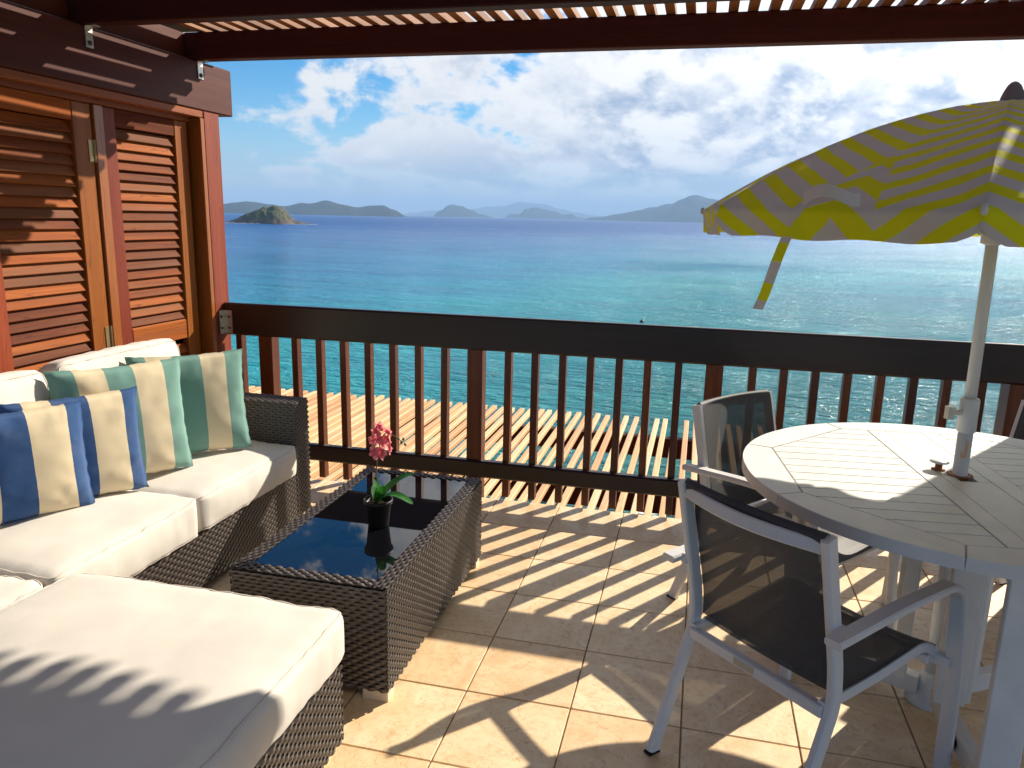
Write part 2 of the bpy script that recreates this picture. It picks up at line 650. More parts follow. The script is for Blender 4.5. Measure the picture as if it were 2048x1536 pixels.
def mat_wicker():
    m, t, b = new_mat('dark_brown_wicker')
    tcn = t.n('ShaderNodeTexCoord')
    n1 = t.noise(tcn.outputs['Object'], 40, 3)
    n2 = t.noise(t.mapping(tcn.outputs['Object'], (60, 60, 900)), 1.0, 2)
    col = t.ramp(t.m('ADD', t.m('MULTIPLY', n1, 0.6), t.m('MULTIPLY', n2, 0.4)),
                 [(0.3, (0.042, 0.033, 0.028)), (0.7, (0.105, 0.083, 0.072))])
    t.l(col, b.inputs['Base Color'])
    b.inputs['Roughness'].default_value = 0.42
    b.inputs['Specular IOR Level'].default_value = 0.6
    return m


M['wicker'] = mat_wicker()
M['wicker_back'] = flat('wicker_backing', (0.012, 0.010, 0.009), 0.8)


def mat_sling():
    m, t, b = new_mat('charcoal_sling_mesh')
    tcn = t.n('ShaderNodeTexCoord')
    o = tcn.outputs['Object']
    wv = t.noise(t.mapping(o, (1, 1, 1)), 420, 2)
    t.l(t.ramp(wv, [(0.35, (0.030, 0.031, 0.036)), (0.65, (0.065, 0.066, 0.074))]), b.inputs['Base Color'])
    b.inputs['Roughness'].default_value = 0.65
    t.l(t.bump(wv, 0.3, 0.001), b.inputs['Normal'])
    tr = t.n('ShaderNodeBsdfTransparent')
    mx = t.n('ShaderNodeMixShader')
    mx.inputs[0].default_value = 0.06
    out = m.node_tree.nodes['Material Output']
    t.l(b.outputs[0], mx.inputs[1])
    t.l(tr.outputs[0], mx.inputs[2])
    t.l(mx.outputs[0], out.inputs[0])
    return m


M['sling'] = mat_sling()


def mat_canopy():
    """yellow and off-white broken chevrons, printed on each panel; UV = metres from the seam, metres from the top"""
    m, t, b = new_mat('yellow_chevron_canvas')
    uv = t.n('ShaderNodeUVMap')
    s, v, _ = t.sep(uv.outputs[0])
    tcn = t.n('ShaderNodeTexCoord')
    wob = t.m('MULTIPLY', t.m('SUBTRACT', t.noise(tcn.outputs['Object'], 7, 2), 0.5), 0.02)
    per = 0.56
    fr = t.m('FRACT', t.m('DIVIDE', t.m('ADD', s, wob), per))
    legA = t.m('LESS_THAN', fr, 0.62)
    upA = t.m('MULTIPLY', fr, 0.36)                                # long shallow leg
    upB = t.m('MULTIPLY', t.m('SUBTRACT', 1.0, fr), 0.36 * 0.62 / 0.38)
    qa = t.m('FRACT', t.m('DIVIDE', t.m('ADD', t.m('SUBTRACT', v, upA), wob), 0.088))
    qb = t.m('FRACT', t.m('DIVIDE', t.m('ADD', t.m('SUBTRACT', v, upB), wob), 0.176))
    pa = t.m('LESS_THAN', qa, 0.46)
    pb = t.m('LESS_THAN', qb, 0.50)
    pat = t.m('ADD', t.m('MULTIPLY', legA, pa), t.m('MULTIPLY', t.m('SUBTRACT', 1.0, legA), pb), clamp=True)
    nz = t.noise(tcn.outputs['Object'], 12, 4)
    col = t.mix(pat, (0.62, 0.60, 0.63), (0.74, 0.76, 0.010))
    col = t.mix(t.maprange(nz, 0.35, 0.75, 0, 0.10), col, (0.40, 0.36, 0.10))
    t.l(col, b.inputs['Base Color'])
    b.inputs['Roughness'].default_value = 0.8
    b.inputs['Specular IOR Level'].default_value = 0.2
    nrm = t.bump(t.noise(tcn.outputs['Object'], 9, 3, 0.5, 0.5), 0.35, 0.02)
    t.l(nrm, b.inputs['Normal'])
    tl = t.n('ShaderNodeBsdfTranslucent')
    t.l(col, tl.inputs[0])
    mx = t.n('ShaderNodeMixShader')
    mx.inputs[0].default_value = 0.24
    out = m.node_tree.nodes['Material Output']
    t.l(b.outputs[0], mx.inputs[1])
    t.l(tl.outputs[0], mx.inputs[2])
    t.l(mx.outputs[0], out.inputs[0])
    return m


M['canopy'] = mat_canopy()


def mat_glass_top():
    m, t, b = new_mat('black_glass')
    b.inputs['Base Color'].default_value = (0.004, 0.004, 0.006, 1)
    b.inputs['Roughness'].default_value = 0.015
    b.inputs['Specular IOR Level'].default_value = 0.75
    tcn = t.n('ShaderNodeTexCoord')
    t.l(t.bump(t.noise(tcn.outputs['Object'], 3, 2), 0.02, 0.01), b.inputs['Normal'])
    return m


M['glass'] = mat_glass_top()


def mat_leaf(name, lo, hi, trans=0.25, rough=0.4):
    m, t, b = new_mat(name)
    tcn = t.n('ShaderNodeTexCoord')
    t.l(t.ramp(t.noise(tcn.outputs['Object'], 70, 4), [(0.38, lo), (0.62, hi)]), b.inputs['Base Color'])
    b.inputs['Roughness'].default_value = rough
    tl = t.n('ShaderNodeBsdfTranslucent')
    tl.inputs[0].default_value = (*[min(1, c * 1.6) for c in hi], 1)
    mx = t.n('ShaderNodeMixShader')
    mx.inputs[0].default_value = trans
    out = m.node_tree.nodes['Material Output']
    t.l(b.outputs[0], mx.inputs[1])
    t.l(tl.outputs[0], mx.inputs[2])
    t.l(mx.outputs[0], out.inputs[0])
    return m


M['leaf'] = mat_leaf('orchid_leaf', (0.015, 0.09, 0.012), (0.03, 0.17, 0.02))
M['petal'] = mat_leaf('coral_petal', (0.72, 0.015, 0.05), (0.88, 0.27, 0.30), 0.3, 0.55)
M['stem'] = flat('brown_green_stem', (0.10, 0.075, 0.03), 0.6)
M['bud'] = flat('green_bud', (0.12, 0.16, 0.03), 0.5)


def mat_sea():
    m, t, b = new_mat('tropical_sea')
    tcn = t.n('ShaderNodeTexCoord')
    o = tcn.outputs['Object']
    x, y, _ = t.sep(o)
    dist = t.m('SQRT', t.m('ADD', t.m('MULTIPLY', x, x), t.m('MULTIPLY', y, y)))
    # the bottom falls away from the beach: sand, reef patches, then deep water (deeper to the left)
    side = t.m('DIVIDE', x, t.m('ADD', t.m('ABSOLUTE', y), 20.0))
    dep = t.m('ADD', t.m('LOGARITHM', t.m('MAXIMUM', dist, 5.0), 10.0), t.m('MULTIPLY', side, -0.75))
    reef = t.noise(t.mapping(o, (1, 1.8, 1)), 0.022, 4, 0.6, 0.6)
    dep = t.m('ADD', dep, t.m('MULTIPLY', t.m('SUBTRACT', reef, 0.5), 0.45))
    col = t.ramp(t.maprange(dep, 1.2, 3.4, 0, 1, False),
                 [(0.03, (0.14, 0.15, 0.08)), (0.09, (0.035, 0.15, 0.125)), (0.24, (0.012, 0.23, 0.22)),
                  (0.42, (0.010, 0.40, 0.45)), (0.58, (0.005, 0.24, 0.45)), (0.76, (0.002, 0.105, 0.33)), (1.0, (0.001, 0.065, 0.25))])
    rocks = t.maprange(t.noise(t.mapping(o, (1, 1.5, 1)), 0.09, 5, 0.6, 0.5), 0.60, 0.70, 0.0, 0.6)
    rocks = t.m('MULTIPLY', rocks, t.maprange(dist, 25, 140, 1.0, 0.0))
    streak = t.noise(t.mapping(o, (0.6, 3.0, 1), rot=(0, 0, R(8))), 0.035, 6, 0.65, 0.6)
    col = t.mix(t.maprange(streak, 0.42, 0.68, 0.0, 0.5), col, t.mix(1.0, col, (0.35, 0.55, 0.65), 'MULTIPLY'))
    col = t.mix(rocks, col, (0.012, 0.045, 0.055))
    t.l(col, b.inputs['Base Color'])
    b.inputs['IOR'].default_value = 1.33
    b.inputs['Specular IOR Level'].default_value = 0.30
    wind = t.noise(t.mapping(o, (1, 2.4, 1)), 0.012, 5, 0.6, 0.5)
    t.l(t.m('ADD', t.maprange(dist, 20, 900, 0.09, 0.36), t.m('MULTIPLY', t.m('SUBTRACT', wind, 0.5), 0.25)), b.inputs['Roughness'])
    rot = R(18)
    a1 = t.noise(t.mapping(o, (0.55, 1.5, 1), rot=(0, 0, rot)), 0.75, 5, 0.62, 0.7)
    a2 = t.noise(t.mapping(o, (0.6, 1.3, 1), rot=(0, 0, rot)), 0.10, 4, 0.55, 0.4)
    a3 = t.noise(t.mapping(o, (0.7, 1.3, 1), rot=(0, 0, -rot)), 2.6, 3, 0.6, 0.5)
    a4 = t.noise(t.mapping(o, (0.10, 0.42, 1), rot=(0, 0, R(10))), 1.0, 4, 0.6, 0.5)
    h = t.m('ADD', t.m('ADD', t.m('ADD', t.m('MULTIPLY', a1, 1.0), t.m('MULTIPLY', a4, 1.6)), t.m('MULTIPLY', a3, 0.26)), t.m('MULTIPLY', a2, 1.8))
    t.l(t.bump(h, 1.0, 1.0), b.inputs['Normal'])
    return m


M['sea'] = mat_sea()


def mat_hills(name, lo, mid, hi, scale=0.01):
    m, t, b = new_mat(name)
    geo = t.n('ShaderNodeNewGeometry')
    p = geo.outputs['Position']
    n1 = t.noise(p, scale, 7, 0.65)
    n2 = t.noise(p, scale * 6, 5, 0.6)
    t.l(t.ramp(t.m('ADD', t.m('MULTIPLY', n1, 0.6), t.m('MULTIPLY', n2, 0.4)), [(0.34, lo), (0.5, mid), (0.64, hi)]), b.inputs['Base Color'])
    b.inputs['Roughness'].default_value = 0.95
    b.inputs['Specular IOR Level'].default_value = 0.1
    t.l(t.bump(n2, 0.8, 0.12 / scale), b.inputs['Normal'])
    return m


M['hill'] = mat_hills('scrub_covered_hills', (0.008, 0.013, 0.008), (0.016, 0.023, 0.012), (0.032, 0.034, 0.020))


def mat_cay():
    m, t, b = new_mat('grassy_rock')
    geo = t.n('ShaderNodeNewGeometry')
    p = geo.outputs['Position']
    nz = t.sep(geo.outputs['Normal'])[2]
    n1 = t.noise(p, 0.25, 7, 0.65)
    rock = t.ramp(n1, [(0.3, (0.030, 0.026, 0.022)), (0.55, (0.10, 0.075, 0.050)), (0.75, (0.20, 0.15, 0.095))])
    grass = t.ramp(t.noise(p, 0.5, 6, 0.6), [(0.35, (0.018, 0.036, 0.009)), (0.65, (0.070, 0.080, 0.020))])
    fac = t.maprange(t.m('ADD', nz, t.m('MULTIPLY', t.m('SUBTRACT', n1, 0.5), 0.7)), 0.52, 0.78)
    z = t.sep(p)[2]
    fac = t.m('MULTIPLY', fac, t.maprange(z, -7.0, -3.0))
    t.l(t.mix(fac, rock, grass), b.inputs['Base Color'])
    b.inputs['Roughness'].default_value = 0.95
    t.l(t.bump(n1, 0.9, 1.2), b.inputs['Normal'])
    return m


M['cay'] = mat_cay()
M['sand'] = mat_hills('sandy_shore', (0.13, 0.10, 0.06), (0.24, 0.19, 0.115), (0.34, 0.28, 0.18), 0.35)
M['foam'] = flat('sea_foam', (0.80, 0.82, 0.80), 0.9)

# ------------------------------------------------------------------ setting: sea, shore, islands
SEA = -9.0


def grid_obj(name, x0, x1, y0, y1, nx, ny, fz, mat, smooth=True):
    v, f = [], []
    for j in range(ny + 1):
        for i in range(nx + 1):
            x = x0 + (x1 - x0) * i / nx
            y = y0 + (y1 - y0) * j / ny
            v.append((x, y, fz(x, y)))
    for j in range(ny):
        for i in range(nx):
            a = j * (nx + 1) + i
            f.append((a, a + 1, a + nx + 2, a + nx + 1))
    return put(name, mesh(name, v, f, mat, smooth))


struct(grid_obj('sea', -21000, 21000, -21000, 21000, 8, 8, lambda x, y: SEA, M['sea'], False))


def shore_z(x, y):
    edge = 24.3 + 1.6 * math.sin(x * 0.21 + 1.0) + 1.0 * math.sin(x * 0.53)
    t = (y - 4.6) / (edge - 4.6)
    base = -3.2 - 5.6 * min(1, max(0, t)) ** 0.8 if t < 1 else -8.8 - (y - edge) * 0.16
    return max(-9.6, base + 0.22 * mnoise.noise((x * 0.5, y * 0.5, 3)))


struct(grid_obj('hillside', -40, 40, -30, 32, 80, 70, shore_z, M['sand']))


def hill_range(name, label, dist, prof, depth, seed, amp=0.16, n=150, mdep=26, mat=None, group='hilly islands along the horizon', base=None):
    """an island whose ridge runs across the view; prof = (bearing degrees, ridge height in metres above the sea)"""
    b0, b1 = prof[0][0], prof[-1][0]
    bm_ = R((b0 + b1) / 2)
    cen = Vector((math.sin(bm_) * dist, math.cos(bm_) * dist, SEA))
    tan = Vector((math.cos(bm_), -math.sin(bm_), 0))
    out = Vector((math.sin(bm_), math.cos(bm_), 0))
    v, f = [], []
    for i in range(n + 1):
        b = b0 + (b1 - b0) * i / n
        for (p0, h0), (p1, h1) in zip(prof[:-1], prof[1:]):
            if p0 <= b <= p1:
                tt = (b - p0) / (p1 - p0)
                tt = tt * tt * (3 - 2 * tt)
                h = h0 + (h1 - h0) * tt
                break
        s = math.tan(R(b) - bm_) * dist
        for j in range(mdep + 1):
            q = -1 + 2 * j / mdep
            k = max(0.0, 1 - abs(q) ** 1.35)
            wob = 1 + amp * (mnoise.fractal((s / dist * 30 + seed, q * 2.2, seed * 1.7), 1.0, 2.0, 5)) * (1.6 - k * 0.9)
            z = h * k * max(0.05, wob) - 1.5
            pos = tan * s + out * (q * depth * (0.25 + 0.75 * min(1, h / 60.0)))
            v.append((pos.x, pos.y, z))
    for i in range(n):
        for j in range(mdep):
            a = i * (mdep + 1) + j
            f.append((a, a + 1, a + mdep + 2, a + mdep + 1))
    o = put(name, mesh(name, v, f, mat or M['hill'], True), None, cen)
    return tag(o, label, 'island', group)


def hgt(e, dist):
    return 10.6 + dist * math.tan(R(e))


def P_(dist, lst):
    return [(b, max(2.0, hgt(e, dist))) for b, e in lst]


hill_range('hilly_island', 'long low dark green island behind the little rocky cay', 4200,
           P_(4200, [(-40, 0.2), (-37, 0.7), (-34.5, 0.40), (-32.3, 0.66), (-31, 0.55), (-30.0, 0.40), (-28.6, 0.66), (-27.1, 0.82), (-26.0, 0.66), (-25.0, 0.50),
                     (-23.9, 0.58), (-23.2, 0.62), (-22.4, 0.36), (-21.4, -0.13)]), 420, 1.3)
hill_range('hilly_island', 'small blue humped island standing alone between the long island and the paired humps', 7600,
           P_(7600, [(-19.6, -0.08), (-19.0, 0.30), (-18.4, 0.72), (-18.0, 0.80), (-17.5, 0.70), (-16.8, 0.42), (-16.0, 0.16), (-15.0, -0.07)]), 420, 5.1)
hill_range('hilly_island', 'pale distant island fading into haze behind the blue humps', 15500,
           P_(15500, [(-22, -0.03), (-20.8, 0.20), (-19.6, 0.36), (-18.4, 0.45), (-16.8, 0.50), (-15.5, 0.72), (-14.4, 0.80), (-13.4, 1.02), (-12.2, 1.0), (-11.2, 0.98), (-10.2, 0.70),
                      (-9, 0.44), (-8, 0.30), (-6.5, 0.2), (-5, -0.03)]), 1300, 9.7)
hill_range('hilly_island', 'blue island with two joined humps left of the tall grey headland', 8600,
           P_(8600, [(-14.4, -0.07), (-13.8, 0.26), (-13.3, 0.22), (-12.7, 0.62), (-12.1, 0.74), (-11.4, 0.62), (-10.7, 0.50), (-10.0, 0.28), (-9.4, 0.34), (-8.9, 0.12), (-8.2, -0.07)]), 420, 12.4)
hill_range('hilly_island', 'tall grey blue headland rising towards the yellow parasol', 7000,
           P_(7000, [(-8.5, -0.08), (-7.9, 0.12), (-7.3, 0.15), (-6.0, 0.42), (-4.6, 0.66), (-3.6, 0.95), (-2.4, 1.25), (-1.6, 1.55), (-0.8, 1.72), (0.3, 1.60), (1.6, 1.35),
                     (3.0, 1.0), (5.0, 0.9), (7.5, 0.5), (9.5, -0.08)]), 900, 17.2)


def make_cay():
    """small rocky cay: grass back, brown cliff on the sun side, low rocks trailing off"""
    dist = 740.0
    b = R(-31.2)
    cen = Vector((math.sin(b) * dist, math.cos(b) * dist, SEA))
    root = thing('rocky_cay', 'little steep rocky cay with a grassy back, surf at its foot', 'island', cen, -b)
    prof = [(-38, 0), (-33, 1.6), (-26, 3.6), (-20, 6.6), (-15, 9.6), (-8, 12.8), (-1, 14.4), (6, 15.4), (12, 14.4), (17, 12.6), (21, 8.6), (24, 4.0), (27, 2.4), (31, 2.2), (36, 1.2), (42, 0)]
    v, f = [], []
    n, md = 110, 40
    for i in range(n + 1):
        s = -38 + 80 * i / n
        for (p0, h0), (p1, h1) in zip(prof[:-1], prof[1:]):
            if p0 <= s <= p1:
                h = h0 + (h1 - h0) * (s - p0) / (p1 - p0)
                break
        for j in range(md + 1):
            q = -1 + 2 * j / md
            k = max(0.0, 1 - abs(q) ** 2.2)
            nn = mnoise.fractal((s * 0.11, q * 2.0, 4.4), 0.9, 2.0, 6)
            z = h * k * (1 + 0.10 * nn) + 0.9 * nn * min(1, k * 3) - 0.4
            v.append((s + 0.9 * nn, q * (8 + h * 1.2), z))
    for i in range(n):
        for j in range(md):
            a = i * (md + 1) + j
            f.append((a, a + 1, a + md + 2, a + md + 1))
    put('rock', mesh('rock', v, f, M['cay'], False), root)
    v, f = [], []
    for i in range(90):
        t = i / 90
        s = -40 + 84 * t + random.uniform(-.5, .5)
        y = -(9 + 14 * math.sin(math.pi * t) ** 0.7) + random.uniform(-1.0, 1.0)
        w2, d2 = random.uniform(.8, 2.4), random.uniform(.3, .8)
        h2 = random.uniform(.12, .5)
        a, b_ = bx((s - w2, y - d2, 0.0), (s + w2, y + d2, h2))
        o = len(v)
        v += a
        f += [tuple(k + o for k in q) for q in b_]
    fo = put('surf', mesh('surf', v, f, M['foam']), root)
    fo['kind'] = 'stuff'


make_cay()

# surf line on the beach under the terrace
v, f = [], []
for i in range(420):
    x = random.uniform(-14, 8)
    y = 26.3 + 1.6 * math.sin(x * 0.21 + 1.0) + 1.0 * math.sin(x * 0.53) + random.gauss(0, 0.45)
    r_ = random.uniform(0.05, 0.22)
    o = len(v)
    for k in range(6):
        a = k * math.pi / 3 + random.uniform(-.3, .3)
        v.append((x + math.cos(a) * r_ * 2.2, y + math.sin(a) * r_ * .8, SEA + 0.008))
    v.append((x, y, SEA + 0.05))
    f += [(o + k, o + (k + 1) % 6, o + 6) for k in range(6)]
fo = put('shore_surf', mesh('shore_surf', v, f, M['foam'], True))
fo['kind'] = 'stuff'
tag(fo, 'white foam of small waves breaking on the shore below the terrace', 'surf')

# channel buoy
bu = thing('buoy', 'tiny dark mooring buoy floating alone on the turquoise water', 'buoy', (Vector((-5.6 * 1.0, 82.0, SEA))))
pv, pf = lathe([(0.08, -0.2), (0.22, -0.08), (0.24, 0.08), (0.14, 0.20), (0.05, 0.26), (0.04, 0.40), (0.01, 0.42)], 14)
put('float', mesh('float', pv, pf, flat('dark_buoy', (0.03, 0.035, 0.05), 0.5), True), bu)

# ------------------------------------------------------------------ terrace floor
EDGE = 4.07
TP = 0.362
fl = struct(put('terrace_floor', mesh('terrace_floor', *bx((-2.86, -1.6, -0.30), (4.6, EDGE - 0.004, -0.004)), M['grout'])))
slab = struct(put('terrace_slab', mesh('terrace_slab', *bx((-2.9, -1.7, -0.75), (4.7, EDGE - 0.06, -0.304)), M['plaster'])))
tile_me = [None]
gap = 0.0052
for variant in range(1):
    tile_me[0] = box_mesh(TP - gap, TP - gap, 0.012, M['tile'], 0.0016)
y0 = 2.625 + 4 * TP - 0.006
for r in range(13):
    for c in range(19):
        x = -0.316 + (c - 7) * TP + TP / 2
        y = y0 - r * TP - TP / 2
        if x < -2.9 or x > 4.4:
            continue
        if x < -1.95 and y < 3.2:
            continue                                            # hidden below the sofa
        t_ = put('tile', tile_me[0], fl, (x, y, -0.004 + random.uniform(-.0004, .0004)), (random.gauss(0, .0006), random.gauss(0, .0006), random.choice((0, 1, 2, 3)) * math.pi / 2))

# ------------------------------------------------------------------ railing
rl = thing('railing', 'dark stained timber balustrade with square balusters along the terrace edge', 'railing', (0, 0, 0))
RY0, RY1 = 4.013, 4.066


def rail_bar(name, z0, z1, x0, x1, y0, y1, mat, parent):
    path = [(x0, (y0 + y1) / 2, (z0 + z1) / 2), (x1, (y0 + y1) / 2, (z0 + z1) / 2)]
    v, f = sweep_rect(path, (0, 1, 0), y1 - y0, z1 - z0, 0.010)
    return put(name, mesh(name, v, f, mat), parent)


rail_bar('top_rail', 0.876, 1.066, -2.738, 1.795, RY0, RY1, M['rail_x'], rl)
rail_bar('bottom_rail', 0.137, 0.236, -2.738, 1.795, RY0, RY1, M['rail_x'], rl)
post_x = [-2.486, -1.184, 0.111]
bal_me = box_mesh(0.038, 0.054, 0.86, M['rail_z'], 0.003)
for px_ in post_x:
    box('post', (px_ - 0.044, 4.034, -0.42), (px_ + 0.044, 4.120, 0.885), M['rail_z'], rl, 0.004)
bx_list = [-2.665] + [0.111 + 0.190 + k * 0.1522 for k in range(8)]
box('end_post', (1.476, 4.030, -0.42), (1.640, 4.150, 0.8755), M['rail_z'], rl, 0.004)
for a, b in zip(post_x[:-1], post_x[1:]):
    for k in range(7):
        bx_list.append(a + 0.186 + k * ((b - a - 0.372) / 6))
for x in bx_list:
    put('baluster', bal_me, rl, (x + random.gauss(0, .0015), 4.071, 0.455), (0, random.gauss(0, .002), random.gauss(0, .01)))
bk = put('bracket', mesh('bracket', *join([bx((-2.736, 4.008, 0.882), (-2.682, 4.0125, 1.022)), bx((-2.7385, 3.966, 0.882), (-2.734, 4.0125, 1.022))]), M['steel']), rl)
for (x, z) in ((-2.70, 0.985), (-2.70, 0.918)):
    v, f = lathe([(0.007, 0), (0.007, 0.004), (0.004, 0.006)], 8)
    put('bolt', mesh('bolt', v, f, M['bolt'], True), bk, (x, 4.008, z), (R(90), 0, 0))
for z in (0.985, 0.918):
    v, f = lathe([(0.007, 0), (0.007, 0.004), (0.004, 0.006)], 8)
    put('bolt', mesh('bolt', v, f, M['bolt'], True), bk, (-2.734, 3.984, z), (0, R(90), 0))

# ------------------------------------------------------------------ pergola over the terrace
WX = -2.74
pg = thing('pergola', 'dark red timber pergola with slatted roof shading the terrace', 'pergola', (0, 0, 0))
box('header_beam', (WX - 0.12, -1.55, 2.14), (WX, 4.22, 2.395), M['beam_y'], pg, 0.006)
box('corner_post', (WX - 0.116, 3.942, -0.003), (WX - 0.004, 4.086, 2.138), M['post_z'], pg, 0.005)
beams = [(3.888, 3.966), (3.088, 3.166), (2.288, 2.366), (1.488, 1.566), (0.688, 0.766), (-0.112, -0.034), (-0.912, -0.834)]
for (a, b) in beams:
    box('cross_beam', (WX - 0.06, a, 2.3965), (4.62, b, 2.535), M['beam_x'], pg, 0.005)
box('header_beam', (4.35, -1.55, 2.14), (4.47, 4.22, 2.395), M['beam_y'], pg, 0.006)
for y in (4.0, 1.2, -1.4):
    box('corner_post', (4.354, y - .06, -0.003), (4.466, y + .06, 2.138), M['post_z'], pg, 0.005)
sl_me = box_mesh(0.044, 5.83, 0.040, M['slat_y'], 0.003)
x = -2.70
while x < 4.5:
    put('slat', sl_me, pg, (x + random.gauss(0, .002), 1.355 + random.gauss(0, .006), 2.5565), (0, random.gauss(0, .012), random.gauss(0, .0006)))
    x += 0.0920
for (a, b) in beams[:3]:
    yb = (a + b) / 2
    br = put('bracket', mesh('bracket', *join([bx((WX + 0.0005, yb - .022, 2.302), (WX + 0.005, yb + .022, 2.3955)), bx((WX + 0.0005, yb - .022, 2.3905), (WX + 0.05, yb + .022, 2.3960))]), M['steel']), pg)
    v, f = lathe([(0.011, 0), (0.011, 0.005), (0.006, 0.009)], 8)
    put('bolt', mesh('bolt', v, f, M['bolt'], True), br, (WX + 0.005, yb, 2.322), (0, R(90), 0))

# boarded screen that closes the terrace beyond the railing; it throws the shade over the table
sc_ = thing('timber_screen', 'tall boarded timber screen closing the terrace at the end of the railing', 'screen', (0, 0, 0))
x = 1.80
while x < 4.3:
    box('board', (x, 4.035, 0.0), (x + 0.136, 4.075, 2.392), M['post_z'], sc_, 0.003)
    x += 0.1385
for z in (0.25, 1.2, 2.15):
    box('batten', (1.80, 4.0755, z - .04), (4.34, 4.11, z + .04), M['rail_x'], sc_, 0.003)

# ------------------------------------------------------------------ lower pergola seen through the railing
lp = thing('lower_pergola', 'bleached timber slat roof of the terrace below, seen through the railing', 'pergola', (0, 0, 0))
LZ = -0.30
lsl = [box_mesh(0.046, 3.34, 0.042, M['slat_low'], 0.004), box_mesh(0.046, 3.30, 0.042, M['slat_low'], 0.004)]
x = -6.2
i = 0
while x < 3.4:
    L = random.choice((0, 1))
    put('slat', lsl[L], lp, (x + random.gauss(0, .005), 5.765 + random.gauss(0, .012), LZ - 0.021), (random.gauss(0, .002), random.gauss(0, .02), random.gauss(0, .003)))
    x += 0.0965
    i += 1
for (a, b) in ((4.14, 4.22), (5.45, 5.54), (6.86, 6.95)):
    box('beam', (-6.4, a, LZ - 0.225), (3.6, b, LZ - 0.0435), M['beam_x'], lp, 0.005)
for px_ in (-6.2, -3.0, 0.2, 3.3):
    box('post', (px_ - .06, 6.85, -7.4), (px_ + .06, 6.96, LZ - 0.226), M['post_z'], lp, 0.004)

# ------------------------------------------------------------------ the house behind the shutters
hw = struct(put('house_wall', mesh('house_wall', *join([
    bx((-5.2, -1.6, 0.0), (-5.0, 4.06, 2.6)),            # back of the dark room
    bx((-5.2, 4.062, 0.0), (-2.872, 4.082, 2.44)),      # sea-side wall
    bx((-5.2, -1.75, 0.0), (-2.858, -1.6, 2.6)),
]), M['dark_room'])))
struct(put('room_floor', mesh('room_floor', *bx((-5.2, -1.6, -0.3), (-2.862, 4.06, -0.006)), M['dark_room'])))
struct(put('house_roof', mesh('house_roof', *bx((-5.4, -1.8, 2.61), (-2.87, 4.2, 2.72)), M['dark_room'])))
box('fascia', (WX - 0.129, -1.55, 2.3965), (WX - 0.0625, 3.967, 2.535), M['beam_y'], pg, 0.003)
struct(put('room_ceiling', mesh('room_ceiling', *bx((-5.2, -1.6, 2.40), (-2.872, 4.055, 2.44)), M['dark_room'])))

df = thing('door_frame', 'orange varnished timber frame around the folding louvred shutters', 'door frame', (0, 0, 0))
box('jamb', (WX - 0.10, 3.905, 0.0), (WX - 0.002, 3.9395, 2.098), M['trim_z'], df, 0.003)
box('head_trim', (WX - 0.06, -1.5, 2.100), (WX - 0.006, 3.9395, 2.138), M['trim_y'], df, 0.004)
box('head_stop', (WX - 0.115, -1.5, 2.074), (WX - 0.062, 3.903, 2.136), M['trim_y'], df, 0.004)


def shutter(label, hinge, dirv, w0, w1, stile_a, stile_b, zb, zt, mid, mats, pitch=0.049):
    """louvred panel from w0 to w1 along dirv; stile widths at either end; mid = (z0,z1) of the lock rail"""
    d_ = Vector((dirv[0], dirv[1], 0)).normalized()
    ang = math.atan2(d_.y, d_.x)
    root = thing('louvred_shutter', label, 'shutter', (hinge[0], hinge[1], 0), ang, 'folding louvred shutters')
    sgn = 1 if Vector((-d_.y, d_.x, 0)).x > 0 else -1     # local y that points to the terrace
    th = 0.042
    ya, yb = sorted((0.0, -sgn * th))
    box('stile', (w0, ya, zb), (w0 + stile_a, yb, zt), mats[0], root, 0.004)
    box('stile', (w1 - stile_b, ya, zb), (w1, yb, zt), mats[1], root, 0.004)
    xa, xb = w0 + stile_a, w1 - stile_b
    tz = zt - 0.085
    box('top_rail', (xa + .0005, ya + .002, tz), (xb - .0005, yb - .002, zt), M['louver'], root, 0.003)
    box('lock_rail', (xa + .0005, ya + .003, mid[0]), (xb - .0005, yb - .003, mid[1]), M['louver'], root, 0.006)
    box('bottom_rail', (xa + .0005, ya + .002, zb), (xb - .0005, yb - .002, zb + .12), M['louver'], root, 0.003)
    me = box_mesh(xb - xa - 0.002, 0.055, 0.0070, M['louver'], 0.002)
    z = tz - 0.030
    yc = -sgn * th * 0.52
    while z > zb + .15:
        if not (mid[0] - 0.022 < z < mid[1] + 0.020):
            put('louver', me, root, ((xa + xb) / 2, yc, z), (-sgn * R(68) + random.gauss(0, .02), random.gauss(0, .002), 0))
        z -= pitch
    return root


HX = -2.812
SW = (M['stile_z'], M['stile_red'])
sh1 = shutter('louvred shutter panel behind the teal pillows, its slats partly in shade', (HX, 3.180), (0.03, -1.0), 0.0, 0.685, 0.118, 0.105, 0.02, 2.072, (0.60, 0.70), SW, 0.0478)
sh2 = shutter('narrow louvred shutter panel hinged next to the corner post', (HX, 3.250), (0.01, 1.0), 0.0, 0.622, 0.085, 0.105, 0.02, 2.072, (0.885, 0.995), (M['stile_red'], M['stile_z']))
shutter('louvred shutter panel next along from the one behind the teal pillows', (HX + .022, 2.490), (0.0, -1.0), 0.0, 0.66, 0.105, 0.105, 0.02, 2.072, (0.60, 0.70), SW, 0.0478)
box('cover_strip', (HX - .040, 3.186, 0.02), (HX + .012, 3.246, 2.072), M['trim_z'], df, 0.003)
for z in (1.86, 0.98):
    v, f = join([bx((-0.003, -0.0035, z - .05), (0.035, 0.0035, z + .05)), (lambda q: ([(a + 0.0, b + 0.004, c) for a, b, c in q[0]], q[1]))(lathe([(0.007, z - .052), (0.007, z + .052)], 8))])
    put('hinge', mesh('hinge', v, f, M['brass']), sh1)

# ------------------------------------------------------------------ woven rattan


